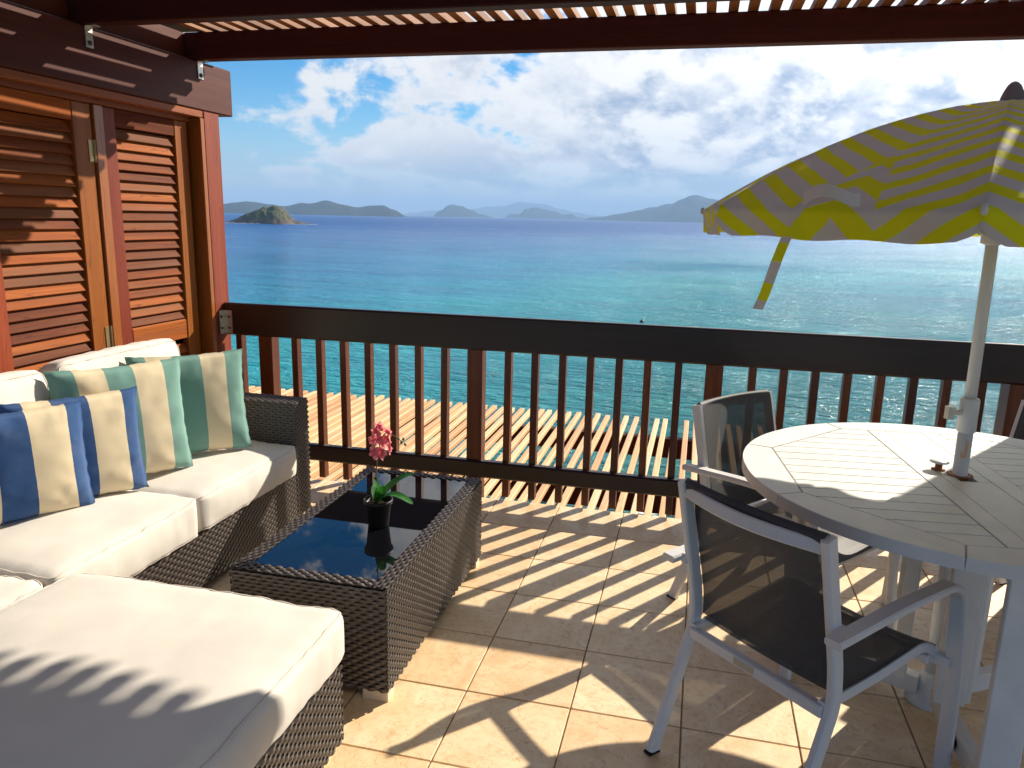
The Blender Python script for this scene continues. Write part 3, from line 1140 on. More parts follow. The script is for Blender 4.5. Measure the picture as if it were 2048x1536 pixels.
def weave(o, u, v, n, wid, hei, pu=0.021, pv=0.0138, amp=0.0032):
    """horizontal flat strands passing over and under upright stakes on one rectangle"""
    o, u, v, n = (Vector(q) for q in (o, u, v, n))
    rows = max(2, round(hei / pv))
    pv = hei / rows
    V, F = [], []
    cols = max(4, round(wid / pu))
    pu = wid / cols
    st = cols * 4
    for j in range(rows):
        cv = (j + .5) * pv
        base = len(V)
        ph = math.pi * (j % 2)
        for i in range(st + 1):
            uu = wid * i / st
            c = math.cos(math.pi * uu / pu + ph)
            c = math.copysign(abs(c) ** 0.6, c)
            off = amp * c
            hw_ = pv * (0.50 if c > 0 else 0.36)
            p = o + u * uu + v * cv + n * off
            V.append(p - v * hw_ - n * 0.0016)
            V.append(p + n * 0.0008)
            V.append(p + v * hw_ - n * 0.0016)
        for i in range(st):
            a = base + i * 3
            F += [(a, a + 3, a + 4, a + 1), (a + 1, a + 4, a + 5, a + 2)]
    return V, F


def wicker_box(name, a, b, parent, faces, inner=None):
    """dark core box with woven strands on the named faces"""
    core = put(name, mesh(name, *bx([c + 0.004 for c in a], [c - 0.004 for c in b]), M['wicker_back']), parent)
    x0, y0, z0 = a
    x1, y1, z1 = b
    parts = []
    X, Y, Z = Vector((1, 0, 0)), Vector((0, 1, 0)), Vector((0, 0, 1))
    if '+x' in faces:
        parts.append(weave((x1, y0, z0), Y, Z, X, y1 - y0, z1 - z0))
    if '-x' in faces:
        parts.append(weave((x0, y1, z0), -Y, Z, -X, y1 - y0, z1 - z0))
    if '+y' in faces:
        parts.append(weave((x1, y1, z0), -X, Z, Y, x1 - x0, z1 - z0))
    if '-y' in faces:
        parts.append(weave((x0, y0, z0), X, Z, -Y, x1 - x0, z1 - z0))
    if '+z' in faces:
        if (x1 - x0) > (y1 - y0):
            parts.append(weave((x0, y0, z1), X, Y, Z, x1 - x0, y1 - y0))
        else:
            parts.append(weave((x1, y0, z1), Y, -X, Z, y1 - y0, x1 - x0))
    v, f = join(parts)
    w_ = put('weave', mesh('weave', v, f, M['wicker'], True), core)
    w_['kind'] = 'stuff'
    return core


# ------------------------------------------------------------------ cushions


def cushion_mesh(sx, sy, sz, crown, r=0.035, n=26, seed=0.0, side=0.014, pucker=0.0042):
    """boxed seat cushion centred on x,y with its underside at z=0; returns mesh and the two seam loops"""
    bm = bmesh.new()
    bmesh.ops.create_cube(bm, size=2.0)
    bmesh.ops.subdivide_edges(bm, edges=list(bm.edges), cuts=n, use_grid_fill=True)
    hx, hy, hz = sx / 2, sy / 2, sz / 2

    def shape(p):
        x, y, z = p
        q = Vector((x * hx, y * hy, z * hz))
        inn = Vector((max(-hx + r, min(hx - r, q.x)), max(-hy + r, min(hy - r, q.y)), max(-hz + r * .6, min(hz - r * .6, q.z))))
        dlt = q - inn
        L = dlt.length
        if L > 1e-6:
            m_ = max(abs(dlt.x) / r, abs(dlt.y) / r, abs(dlt.z) / (r * .6))
            e = Vector((dlt.x / r, dlt.y / r, dlt.z / (r * .6))).normalized() * m_
            q = inn + Vector((e.x * r, e.y * r, e.z * r * .6))
        fx, fy = 1 - abs(x) ** 2.6, 1 - abs(y) ** 2.6
        q.z += crown * max(0, fx) * max(0, fy) * (1 if z > 0 else -0.15) * abs(z)
        bul = side * (1 - z * z)
        q.x += bul * x * abs(x) ** 6 * (1 - abs(y) ** 4)
        q.y += bul * y * abs(y) ** 6 * (1 - abs(x) ** 4)
        # gathers along the seams
        edge = max(abs(x), abs(y)) ** 14 * abs(z)
        s_ = q.x if abs(y) > abs(x) else q.y
        q.z += pucker * edge * mnoise.noise((s_ * 26 + seed, seed, z)) * 2
        q.z += (0.009 * mnoise.noise((q.x * 4 + seed, q.y * 4, seed)) + 0.0025 * mnoise.noise((q.x * 17 + seed, q.y * 9, seed + 4))) * (1 if z > 0 else 0)
        sidew = (max(abs(x), abs(y)) ** 30) * (1 - abs(z) ** 4)
        gv = pucker * 1.5 * mnoise.noise((s_ * 20 + seed * 3, q.z * 6, seed)) * sidew
        if abs(y) > abs(x):
            q.y += gv
        else:
            q.x += gv
        q.z += hz
        return q

    for vt in bm.verts:
        vt.co = shape(vt.co)
    me = bpy.data.meshes.new('cushion')
    bm.to_mesh(me)
    bm.free()
    for p in me.polygons:
        p.use_smooth = True
    me.materials.append(M['canvas'])
    loops = []
    for zz in (0.93, -0.93):
        lp_ = []
        N = 40
        for (ax, ay, bx_, by_) in ((-1, -1, 1, -1), (1, -1, 1, 1), (1, 1, -1, 1), (-1, 1, -1, -1)):
            for i in range(N):
                t = i / N
                lp_.append(shape((ax + (bx_ - ax) * t, ay + (by_ - ay) * t, zz)))
        loops.append(lp_)
    return me, loops


def cushion(name, size, crown, parent, loc, rot=(0, 0, 0), seed=0.0, n=26, r=0.035):
    me, loops = cushion_mesh(*size, crown, r=r, seed=seed, n=n)
    o = put(name, me, parent, loc, rot)
    for lp_ in loops:
        v, f = ring_tube(lp_, 0.0036, 6)
        put('piping', mesh('piping', v, f, M['piping'], True), o)
    return o


# ------------------------------------------------------------------ sofa along the shutters
sf = thing('sofa', 'long dark wicker sofa with off white cushions under the louvred shutters', 'sofa', (-2.27, 2.2, 0.0))
S0 = Vector((-2.27, 2.2, 0.0))


def L3(x, y, z):
    return (x - S0.x, y - S0.y, z - S0.z)


wicker_box('base', L3(-2.62, 0.55, 0.045), L3(-1.945, 3.395, 0.285), sf, ('+x',))
wicker_box('arm', L3(-2.60, 3.400, 0.045), L3(-1.945, 3.535, 0.655), sf, ('+x', '-y', '+z', '+y'))
wicker_box('back', L3(-2.675, 0.55, 0.045), L3(-2.625, 3.535, 0.66), sf, ('+x', '+z'))
for (x, y) in ((-2.0, 3.48), (-2.0, 2.0), (-2.0, 0.7), (-2.6, 3.48), (-2.6, 2.0), (-2.6, 0.7)):
    box('foot', L3(x - .03, y - .03, 0.0), L3(x + .03, y + .03, 0.0475), M['cream_foot'], sf, 0.003)
cushion('seat_cushion', (0.66, 0.80, 0.155), 0.030, sf, L3(-2.255, 2.985, 0.287), seed=1.2)
cushion('seat_cushion', (0.66, 0.745, 0.165), 0.034, sf, L3(-2.250, 2.203, 0.287), seed=4.7)
cushion('seat_cushion', (0.66, 0.745, 0.160), 0.030, sf, L3(-2.255, 1.448, 0.287), seed=8.1)
# back cushions stand on the seats and lean on the wicker back
for (y, zz, sd, h_) in ((2.91, 0.462, 2.2, 0.50), (2.10, 0.466, 5.9, 0.49), (1.32, 0.462, 9.3, 0.49)):
    cushion('back_cushion', (h_, 0.76, 0.13), 0.035, sf, L3(-2.600, y, zz + h_ / 2 - 0.002), (0, R(82), 0), seed=sd, n=22, r=0.05)

# ------------------------------------------------------------------ ottoman
ot = thing('ottoman', 'large square wicker ottoman with off white cushion in front of the sofa', 'ottoman', (-1.42, 1.39, 0.0))
wicker_box('base', (-0.475, -0.47, 0.045), (0.475, 0.47, 0.30), ot, ('+x', '+y', '-y'))
for (x, y) in ((-.42, -.42), (.42, -.42), (-.42, .42), (.42, .42)):
    box('foot', (x - .03, y - .03, 0), (x + .03, y + .03, 0.0475), M['cream_foot'], ot, 0.003)
cushion('cushion', (0.965, 1.02, 0.160), 0.040, ot, (0, 0.005, 0.302), seed=3.3, n=34, r=0.05)

# ------------------------------------------------------------------ coffee table
CX0, CX1, CY0, CY1 = -1.478, -0.908, 2.118, 3.232
ct = thing('coffee_table', 'low dark wicker coffee table with black glass top', 'coffee table', ((CX0 + CX1) / 2, (CY0 + CY1) / 2, 0))
hx_, hy_ = (CX1 - CX0) / 2, (CY1 - CY0) / 2
wicker_box('body', (-hx_, -hy_, 0.038), (hx_, hy_, 0.408), ct, ('+x', '-x', '+y', '-y'))
for nm, a, b in (('rim', (-hx_, -hy_, .407), (-hx_ + .052, hy_, .420)), ('rim', (hx_ - .052, -hy_, .407), (hx_, hy_, .420)),
                 ('rim', (-hx_ + .0525, -hy_, .407), (hx_ - .0525, -hy_ + .05, .420)), ('rim', (-hx_ + .0525, hy_ - .05, .407), (hx_ - .0525, hy_, .420))):
    wicker_box(nm, a, b, ct, ('+z',))
box('glass_top', (-hx_ + .053, -hy_ + .051, 0.409), (hx_ - .053, hy_ - .051, 0.4165), M['glass'], ct, 0.001)
for sx in (-1, 1):
    for sy in (-1, 1):
        cx, cy = sx * (hx_ - .05), sy * (hy_ - .035)
        box('foot', (cx - .046, cy - .030, 0.0), (cx + .046, cy + .030, 0.041), M['cream_foot'], ct, 0.003)

# ------------------------------------------------------------------ orchid on the coffee table
PX, PY, PZ = -1.145, 2.60, 0.4168
oc = thing('potted_orchid', 'coral pink orchid in a black pot on the glass coffee table', 'potted plant', (PX, PY, PZ))
v, f = lathe([(0.036, 0.0), (0.040, 0.004), (0.050, 0.090), (0.056, 0.092), (0.057, 0.108), (0.051, 0.108), (0.048, 0.088), (0.010, 0.086)], 28)
put('pot', mesh('pot', v, f, M['black_plastic'], True), oc)
v, f = lathe([(0.047, 0.080), (0.047, 0.089), (0.02, 0.093)], 18)
put('soil', mesh('soil', v, f, flat('dark_bark', (0.02, 0.014, 0.01), 0.95, spec=0.05, bump=0.8, bscale=200)), oc)


def leaf_mesh(pts, wid, fold=0.25):
    """strap leaf along a spine of points with a folded midrib"""
    pts = smooth_path(pts, 2)
    n = len(pts)
    v, f = [], []
    for i, p in enumerate(pts):
        t = i / (n - 1)
        wd = wid * math.sin(math.pi * min(0.98, 0.08 + 0.90 * t)) ** 0.75
        tg = (pts[min(i + 1, n - 1)] - pts[max(i - 1, 0)]).normalized()
        s_ = tg.cross(Vector((0, 0, 1)))
        if s_.length < 1e-3:
            s_ = Vector((1, 0, 0))
        s_.normalize()
        up = s_.cross(tg)
        v += [p - s_ * wd + up * wd * fold, p - s_ * wd * .5 + up * wd * fold * .35, p, p + s_ * wd * .5 + up * wd * fold * .35, p + s_ * wd + up * wd * fold]
    for i in range(n - 1):
        for k in range(4):
            a = i * 5 + k
            f.append((a, a + 1, a + 6, a + 5))
    return v, f


def q3(lst):
    return [Vector(p) for p in lst]


cr_, cu_ = Vector((0.97, 0.23, 0)), Vector((0, 0, 1))
for pts, wd in ((q3([(0, 0, .095), (.035, -.005, .128), (.085, -.012, .138), (.150, -.022, .112)]), .026),
                (q3([(0, 0.0, .095), (.03, .03, .145), (.07, .06, .178), (.115, .085, .195)]), .027),
                (q3([(0, 0, .095), (.006, -.004, .13), (-.002, -.006, .165), (-.014, -.006, .195)]), .022),
                (q3([(0, 0, .095), (.012, -.01, .125), (.022, -.022, .150), (.030, -.03, .172)]), .022),
                (q3([(0, 0, .095), (-.02, .03, .125), (-.03, .07, .135), (-.03, .12, .115)]), .022)):
    v, f = leaf_mesh(pts, wd)
    put('leaf', mesh('leaf', v, f, M['leaf'], True), oc)
stp = smooth_path([(0, 0, .09), (-.010, .002, .18), (-.004, .004, .26), (.008, .004, .33), (0.030, .004, .38), (.060, .004, .37), (.103, .004, .345)], 2)
v, f = tube(stp, 0.0030, 7, 0.0016)
put('stem', mesh('stem', v, f, M['stem'], True), oc)
v, f = tube([(0.004, 0.006, .09), (-.008, .008, .20), (-.006, .009, .30)], 0.0022, 6)
put('stake', mesh('stake', v, f, M['stem'], True), oc)


def blossom(seed):
    rnd = random.Random(seed)
    v, f = [], []
    for k in range(7):
        a = 2 * math.pi * k / (5 if k < 5 else 2) + rnd.uniform(-.25, .25) + (0.5 if k > 4 else 0)
        L = rnd.uniform(.022, .030) * (1 if k < 5 else .55)
        wd = L * rnd.uniform(.34, .50)
        dirp = Vector((math.cos(a), 0, math.sin(a)))
        sd = Vector((-math.sin(a), 0, math.cos(a)))
        curl = rnd.uniform(-.3, .7)
        o = len(v)
        N, Mx = 5, 3
        for i in range(N + 1):
            t = i / N
            w_ = wd * math.sin(math.pi * min(.96, .12 + .86 * t)) ** .8
            for j in range(-1, 2):
                rip = 0.003 * math.sin(t * 9 + j * 2 + seed)
                p = dirp * (L * t) + sd * (w_ * j) + Vector((0, -1, 0)) * (L * (.25 * t - curl * t * t * .5) + abs(j) * w_ * .35 + rip)
                v.append(p)
        for i in range(N):
            for j in range(2):
                q = o + i * 3 + j
                f.append((q, q + 1, q + 4, q + 3))
    return v, f


for i, (p, yaw, tilt) in enumerate([((.010, -.016, .378), -.3, .2), ((-.008, -.006, .346), .5, -.1), ((0.026, -.018, .352), -.2, .1), ((.052, -.008, .352), -.7, .0),
                                    ((-.002, -.016, .300), .2, -.2), ((.030, -.018, .302), -.3, -.3), ((.056, -.004, .318), -.9, .1), ((.018, .008, .335), 2.6, .2), ((.044, .004, .384), -.4, .5), ((.014, -.008, .404), .1, .5)]):
    v, f = blossom(i * 3 + 2)
    put('blossom', mesh('blossom', v, f, M['petal'], True), oc, p, (tilt, 0, yaw))
for i, p in enumerate([(.084, .004, .355), (.096, .004, .342), (.104, .004, .356), (.112, .004, .336), (-.012, 0, .322)]):
    v, f = lathe([(0.0005, -.007), (.0045, -.003), (.0055, .001), (.003, .006), (.0005, .008)], 8)
    put('bud', mesh('bud', v, f, M['bud'], True), oc, p, (random.uniform(-.5, .5), random.uniform(-.5, .5), 0))

# ------------------------------------------------------------------ scatter pillows


def pillow_mesh(w_, h_, t_, mat, seed, n=34):
    v, f, uv = [], [], []
    for side in (1, -1):
        for j in range(n + 1):
            for i in range(n + 1):
                x = -1 + 2 * i / n
                y = -1 + 2 * j / n
                k = max(0, (1 - abs(x) ** 2.4)) * max(0, (1 - abs(y) ** 2.4))
                th = t_ / 2 * k ** 0.42
                px = x * (1 - 0.055 * (1 - y * y)) * w_ / 2
                py = y * (1 - 0.055 * (1 - x * x)) * h_ / 2
                edge = 1 - k
                wr = 0.0028 * mnoise.noise((px * 12 + seed, py * 12, seed)) + 0.0040 * mnoise.noise((px * 34, py * 34 + seed, side * 2)) * edge
                # pulled creases running in from the corners and edges
                r_ = math.hypot(x, y)
                wr += 0.005 * math.sin(math.atan2(y, x) * 12 + seed * 3) * max(0, r_ - .55) * (k > 0)
                ripple = 0.006 * mnoise.noise((px * 30 + seed, py * 30, 7 + seed))
                if abs(x) == 1:
                    px += ripple
                if abs(y) == 1:
                    py += ripple
                v.append((px, py, side * (th + (wr * min(1, k * 6) if k > 0 else 0))))
                uv.append((i / n, j / n))
    N = (n + 1) * (n + 1)
    for s_ in (0, 1):
        for j in range(n):
            for i in range(n):
                a = s_ * N + j * (n + 1) + i
                q = (a, a + 1, a + n + 2, a + n + 1)
                f.append(q if s_ == 0 else tuple(reversed(q)))
    # close the seam
    bd = [i for i in range(n + 1)] + [j * (n + 1) + n for j in range(1, n + 1)] + [n * (n + 1) + i for i in range(n - 1, -1, -1)] + [j * (n + 1) for j in range(n - 1, 0, -1)]
    for a, b in zip(bd, bd[1:] + bd[:1]):
        f.append((a, N + a, N + b, b))
    return mesh('pillow', v, f, mat, True, uv)


def pillow(label, mat, bl, br, h_, lean, seed, t_=0.15, lift=0.0, roll=0.0):
    """bl/br: ground points of the lower edge (left/right as seen from the terrace); lean = degrees back from upright"""
    bl, br = Vector(bl), Vector(br)
    ux = (br - bl)
    w_ = ux.length
    ux.normalize()
    nrm = Vector((ux.y, -ux.x, 0))
    if nrm.x < 0:
        nrm = -nrm
    up = (Vector((0, 0, 1)) * math.cos(R(lean)) - nrm * math.sin(R(lean)))
    nf = ux.cross(up)
    if nf.dot(nrm) < 0:
        nf = -nf
    u2 = ux * math.cos(roll) + up * math.sin(roll)
    up2 = up * math.cos(roll) - ux * math.sin(roll)
    c = (bl + br) / 2 + up * (h_ / 2 - 0.012) + Vector((0, 0, lift))
    z_ = u2.cross(up2)
    mw = Matrix(((u2.x, up2.x, z_.x, c.x), (u2.y, up2.y, z_.y, c.y), (u2.z, up2.z, z_.z, c.z), (0, 0, 0, 1)))
    o = put('scatter_pillow', pillow_mesh(w_, h_, t_, mat, seed))
    o.matrix_world = mw
    return tag(o, label, 'pillow', 'striped scatter pillows on the sofa')


SZ = 0.482
pillow('teal and cream striped pillow leaning against the wicker arm', M['teal_a'], (-2.42, 2.82, SZ), (-2.075, 3.205, SZ), 0.485, 9, 1.0)
pillow('teal and cream striped pillow standing between the other teal pillow and a blue one', M['teal_b'], (-2.425, 2.405, SZ), (-2.16, 2.870, SZ), 0.500, 7, 2.3)
pillow('blue and cream striped pillow partly covered by the other blue pillow', M['blue_a'], (-2.42, 2.165, SZ), (-2.16, 2.580, SZ), 0.425, 7, 3.9)
pl = pillow('blue and cream striped pillow with a small red tag on its lower edge', M['blue_b'], (-2.44, 1.955, SZ + .004), (-2.205, 2.338, SZ + .004), 0.415, 8, 5.2)
tg = put('care_tag', mesh('care_tag', *bx((-0.012, -0.010, -0.001), (0.018, 0.003, 0.001)), M['sticker_red']), pl, (-0.02, -0.205, 0.03))

# ------------------------------------------------------------------ round garden table
TX, TY, TZ = 0.867, 2.592, 0.82
TROT = R(6.2)
tb = thing('round_table', 'round white slatted garden table with an umbrella hole', 'table', (TX, TY, 0), TROT)
AP, RO, G = 0.553, 0.681, 0.0027
zt0, zt1 = TZ - 0.030, TZ


def oct_clip(poly, ap):
    for k in range(8):
        a = k * math.pi / 4
        poly = clip(poly, math.cos(a), math.sin(a), ap)
    return poly


def plank(poly, name='plank', z1=zt1):
    if len(poly) >= 3:
        put(name, mesh(name, *prism(poly, zt0, z1), M['white_paint']), tb)


XF, XC = 0.130, 0.067
pit = 0.0738
nrow = 15
for sgn in (-1, 1):
    for k in range(nrow):
        ya, yb = (k - nrow / 2) * pit + G, (k + 1 - nrow / 2) * pit - G
        xa, xb = (XF + G * .6, 0.8) if sgn > 0 else (-0.8, -XF - G * .6)
        plank(oct_clip([(xa, ya), (xb, ya), (xb, yb), (xa, yb)], AP - G))
    xa, xb = (XC + G * .4, XF - G * .4) if sgn > 0 else (-XF + G * .4, -XC - G * .4)
    plank(oct_clip([(xa, -.8), (xb, -.8), (xb, .8), (xa, .8)], AP - G), 'frame_board', zt1 + .0006)
for ya, yb in ((-.8, -.026), (.026, .8)):
    plank(oct_clip([(-XC + G * .4, ya), (XC - G * .4, ya), (XC - G * .4, yb), (-XC + G * .4, yb)], AP - G), 'frame_board', zt1 + .0003)
for xa, xb in ((-XC + G * .4, -.026), (.026, XC - G * .4)):
    plank([(xa, -.0252), (xb, -.0252), (xb, .0252), (xa, .0252)], 'frame_board', zt1 + .0003)
for k in range(8):
    a0, a1 = (k - .5) * math.pi / 4, (k + .5) * math.pi / 4
    rin = AP / math.cos(math.pi / 8)
    da = 0.0016
    poly = [(rin * math.cos(a1 - da), rin * math.sin(a1 - da)), (rin * math.cos(a0 + da), rin * math.sin(a0 + da))]
    for i in range(13):
        a = a0 + da + (a1 - a0 - 2 * da) * i / 12
        poly.append((RO * math.cos(a), RO * math.sin(a)))
    put('rim_segment', mesh('rim_segment', *prism(poly, zt0 - .006, zt1 + .0004, 0.003), M['white_paint']), tb)
# under-frame, pedestal boards, three legs and their feet
TU = TZ - 0.0305
for k in range(3):
    a = R(152 + 120 * k) - TROT
    ca, sa = math.cos(a), math.sin(a)

    def rp(x, y, z):
        return (x * ca - y * sa, x * sa + y * ca, z)

    def rbox(name, p, q, bev=0.003):
        s = [abs(q[i] - p[i]) for i in range(3)]
        c = [(q[i] + p[i]) / 2 for i in range(3)]
        return put(name, box_mesh(*s, M['white_paint'], bev), tb, rp(*c), (0, 0, a))
    e = 0.0012 * k
    rbox('top_bearer', (.035, -.026, TU - .030 + e), (.54, .026, TU))
    rbox('leg', (.492, -.050, 0.012), (.515, .050, TU - .031))
    rbox('leg', (.448, -.020, 0.012), (.4915, .020, TU - .031))
    rbox('pedestal_board', (.118, -.046, 0.105), (.140, .046, TU - .031))
    rbox('pedestal_board', (.075, .052, 0.105), (.120, .070, TU - .031))
    rbox('stretcher', (.045, -.022, 0.040), (.4475, .022, 0.104 - e))
    rbox('foot', (.436, -.028, 0.0), (.530, .028, 0.0118))
    kn, kf = lathe([(0.014, 0), (0.014, .004), (.022, .006), (.022, .02), (.008, .024)], 8)
    put('knob', mesh('knob', kn, kf, M['black_plastic'], True), tb, rp(.28, -.0225, .07), (R(90), 0, a))
v, f = lathe([(0.0375, TZ + .0008), (0.0375, TZ + .004), (.0255, TZ + .004), (.0255, TZ - .02)], 28)
put('grommet', mesh('grommet', v[: 28 * 4], f[:-2], M['rust'], True), tb, tuple(Matrix.Rotation(-TROT, 3, 'Z') @ Vector((-.008, .034, 0))))

# loose cap lying by the umbrella hole
cp = thing('hole_cap', 'small round white plug on a rusty neck lying beside the parasol pole', 'cap', (TX - .060, TY + .075, TZ + .0018), 0.4)
v, f = lathe([(0.021, 0), (0.021, .002), (.011, .004), (.011, .024)], 20)
put('neck', mesh('neck', v, f, M['rust'], True), cp)
v, f = lathe([(0.029, .0245), (0.030, .026), (.029, .029), (.002, .030)], 24)
put('cap_disc', mesh('cap_disc', v, f, M['white_metal'], True), cp)

# ------------------------------------------------------------------ parasol
ux_, uy_ = TX - .008, TY + .034
um = thing('parasol', 'parasol with yellow and white chevron canopy standing through the round table', 'parasol', (ux_, uy_, 0.0))
v, f = lathe([(0.022, 0.062), (0.022, 1.02)], 24)
put('lower_pole', mesh('lower_pole', v, f, M['white_metal'], True), um)
v, f = lathe([(0.0175, 0.98), (0.0175, 1.95)], 24)
put('upper_pole', mesh('upper_pole', v, f, M['white_metal'], True), um)
v, f = lathe([(0.0225, 0.965), (0.028, 0.97), (0.028, 1.07), (0.026, 1.076), (0.018, 1.078)], 24)
clr = put('collar', mesh('collar', v, f, M['white_metal'], True), um)
v, f = join([lathe([(0.009, 0), (0.009, .028)], 12), bx((-0.020, -0.010, .028), (0.020, 0.010, .050))])
put('knob', mesh('knob', v, f, flat('off_white_plastic', (0.62, 0.58, 0.48), 0.4), False), clr, (-0.023, -0.010, 1.030), (R(18), R(-90), 0))
put('sticker', mesh('sticker', *bx((-0.0228, -0.009, 0.885), (-0.0218, 0.007, 0.94)), flat('faded_sticker', (0.60, 0.36, 0.24), 0.6)), um, (0, 0, 0), (0, 0, R(70)))
v, f = lathe([(0.062, 0.0), (0.066, 0.012), (0.060, 0.034), (0.036, 0.050), (0.030, 0.105), (0.0225, 0.108)], 28)
put('base', mesh('base', v, f, M['white_metal'], True), um)

UA, URIM, UR, UVAL = 1.962, 1.638, 0.90, 0.070
near_ang = math.atan2(-uy_, -ux_) - R(1.2)


def canopy_pt(a, t):
    """rib profile: t 0 top .. 1 rim"""
    r = UR * t
    return r, UA - (UA - URIM) * (0.30 * t + 0.70 * t ** 2.1)


RIBS = 8
for k in range(RIBS):
    a0 = near_ang + 2 * math.pi * k / RIBS
    a1 = a0 + 2 * math.pi / RIBS
    v, f, uv = [], [], []
    NS, NT_ = 28, 22
    NV = 5
    for j in range(NT_ + NV + 1):
        for i in range(NS + 1):
            s = i / NS
            t = min(1, 0.018 + (1 - 0.018) * j / NT_)
            r, z = canopy_pt(0, t)
            p0 = Vector((math.cos(a0) * r, math.sin(a0) * r, z))
            p1 = Vector((math.cos(a1) * r, math.sin(a1) * r, z))
            p = p0.lerp(p1, s)
            sag = math.sin(math.pi * s)
            p.z -= 0.036 * sag * t * (1 - 0.85 * t ** 2)
            cl_ = (p1 - p0).length
            su = (0.5 - abs(s - 0.5)) * cl_
            vv = t * 1.06
            if j > NT_:
                q = (j - NT_) / NV
                notch = 1 - 0.42 * max(0, 1 - min(s, 1 - s) / 0.075) ** 1.6
                drop = UVAL * q * notch * (1 + 0.05 * math.sin(s * 17 + k))
                outv = Vector((math.cos((a0 + a1) / 2), math.sin((a0 + a1) / 2), 0))
                p.z -= drop
                p += outv * (0.010 * q * math.sin(s * 21 + k * 2.0) - 0.012 * q)
                vv += drop
            else:
                p.z += (0.006 * mnoise.noise((s * 6 + k * 3, t * 7, 2)) + 0.003 * mnoise.noise((s * 17 + k * 5, t * 5, 6))) * t
            v.append(p)
            uv.append((su + 0.115, vv))
    for j in range(NT_ + NV):
        for i in range(NS):
            a = j * (NS + 1) + i
            f.append((a, a + 1, a + NS + 2, a + NS + 1))
    put('canopy_panel', mesh('canopy_panel', v, f, M['canopy'], True, uv), um)
    # rib below the seam and its strut to the runner
    pth = []
    for i in range(9):
        r, z = canopy_pt(0, 0.02 + 0.975 * i / 8)
        pth.append((math.cos(a0) * r, math.sin(a0) * r, z - 0.009))
    v, f = tube(pth, 0.0042, 6)
    rb = put('rib', mesh('rib', v, f, M['white_metal'], True), um)
    r, z = canopy_pt(0, 0.52)
    v, f = tube([(math.cos(a0) * .033, math.sin(a0) * .033, 1.58), (math.cos(a0) * r, math.sin(a0) * r, z - .014)], 0.0036, 6)
    put('strut', mesh('strut', v, f, M['white_metal'], True), rb)
    v, f = lathe([(0.0015, 0), (.007, .004), (.008, .014), (.004, .024)], 8)
    put('rib_tip', mesh('rib_tip', v, f, M['white_metal'], True), rb, (math.cos(a0) * UR, math.sin(a0) * UR, URIM - .014))
v, f = lathe([(0.018, 1.55), (0.032, 1.555), (0.032, 1.60), (0.018, 1.605)], 18)
put('runner', mesh('runner', v, f, M['white_metal'], True), um)
v, f = lathe([(0.034, UA - .010), (0.031, UA + .006), (0.025, UA + .022), (0.017, UA + .038), (0.009, UA + .046), (0.001, UA + .049)], 20)
put('finial', mesh('finial', v, f, flat('grey_finial', (0.30, 0.26, 0.27), 0.5), True), um)


def strip(pts, wid, wdir):
    v, f, uv = [], [], []
    wdir = Vector(wdir).normalized()
    for i, p in enumerate(pts):
        p = Vector(p)
        v += [p - wdir * wid / 2, p + wdir * wid / 2]
        uv += [(0.02 + i * 0.001, 0.017 * i), (0.03 + i * 0.001, 0.017 * i + 0.004)]
    for i in range(len(pts) - 1):
        f.append((2 * i, 2 * i + 1, 2 * i + 3, 2 * i + 2))
    return v, f, uv


# tie strap blowing below the rim, and its loop on the canopy
ac = near_ang - math.pi / 8 - 0.13
ac2 = near_ang - math.pi / 4 + 0.20
chord = Vector((math.cos(near_ang - math.pi / 4 * .66) * .84, math.sin(near_ang - math.pi / 4 * .66) * .84, 0))
sd_ = Vector((math.cos(near_ang) - math.cos(near_ang - math.pi / 4), math.sin(near_ang) - math.sin(near_ang - math.pi / 4), 0)).normalized()
on_ = Vector((math.cos(near_ang - math.pi / 8), math.sin(near_ang - math.pi / 8), 0))
st_pts = [chord + Vector((0, 0, URIM - .07)) + on_ * .010]
for i in range(1, 11):
    t = i / 10
    st_pts.append(chord + Vector((0, 0, URIM - .07 - .19 * t)) + on_ * (.012 + .006 * math.sin(t * 5)) - sd_ * (.075 * t ** 1.25))
v, f, uv = strip(st_pts, 0.032, sd_)
put('tie_strap', mesh('tie_strap', v, f, M['canopy'], True, uv), um)
lp_pts = []
for i in range(9):
    t = i / 8
    lp_pts.append(chord + sd_ * (0.035 + .15 * t) + on_ * (0.006 + .018 * math.sin(math.pi * t) - .10 * 0) + Vector((0, 0, URIM + .018 + .022 * math.sin(math.pi * min(1, t * 1.15)))))
v, f, uv = strip(lp_pts, 0.030, (0, 0, 1))
put('tie_loop', mesh('tie_loop', v, f, M['white_metal'], True), um)

# the pole leans a little out of plumb, towards the terrace


def lean(o, base=Vector((0, 0, 0))):
    for ch in o.children:
        if ch.name.startswith('base'):
            continue
        off = Vector((-0.022, -0.030, 0)) / 1.13
        if ch.location.length > 1e-6:
            ch.location = ch.location + off * (ch.location.z - TZ)
        else:
            for vt in ch.data.vertices:
                vt.co += off * (vt.co.z - TZ)
            lean(ch)


lean(um)

# ------------------------------------------------------------------ garden chairs


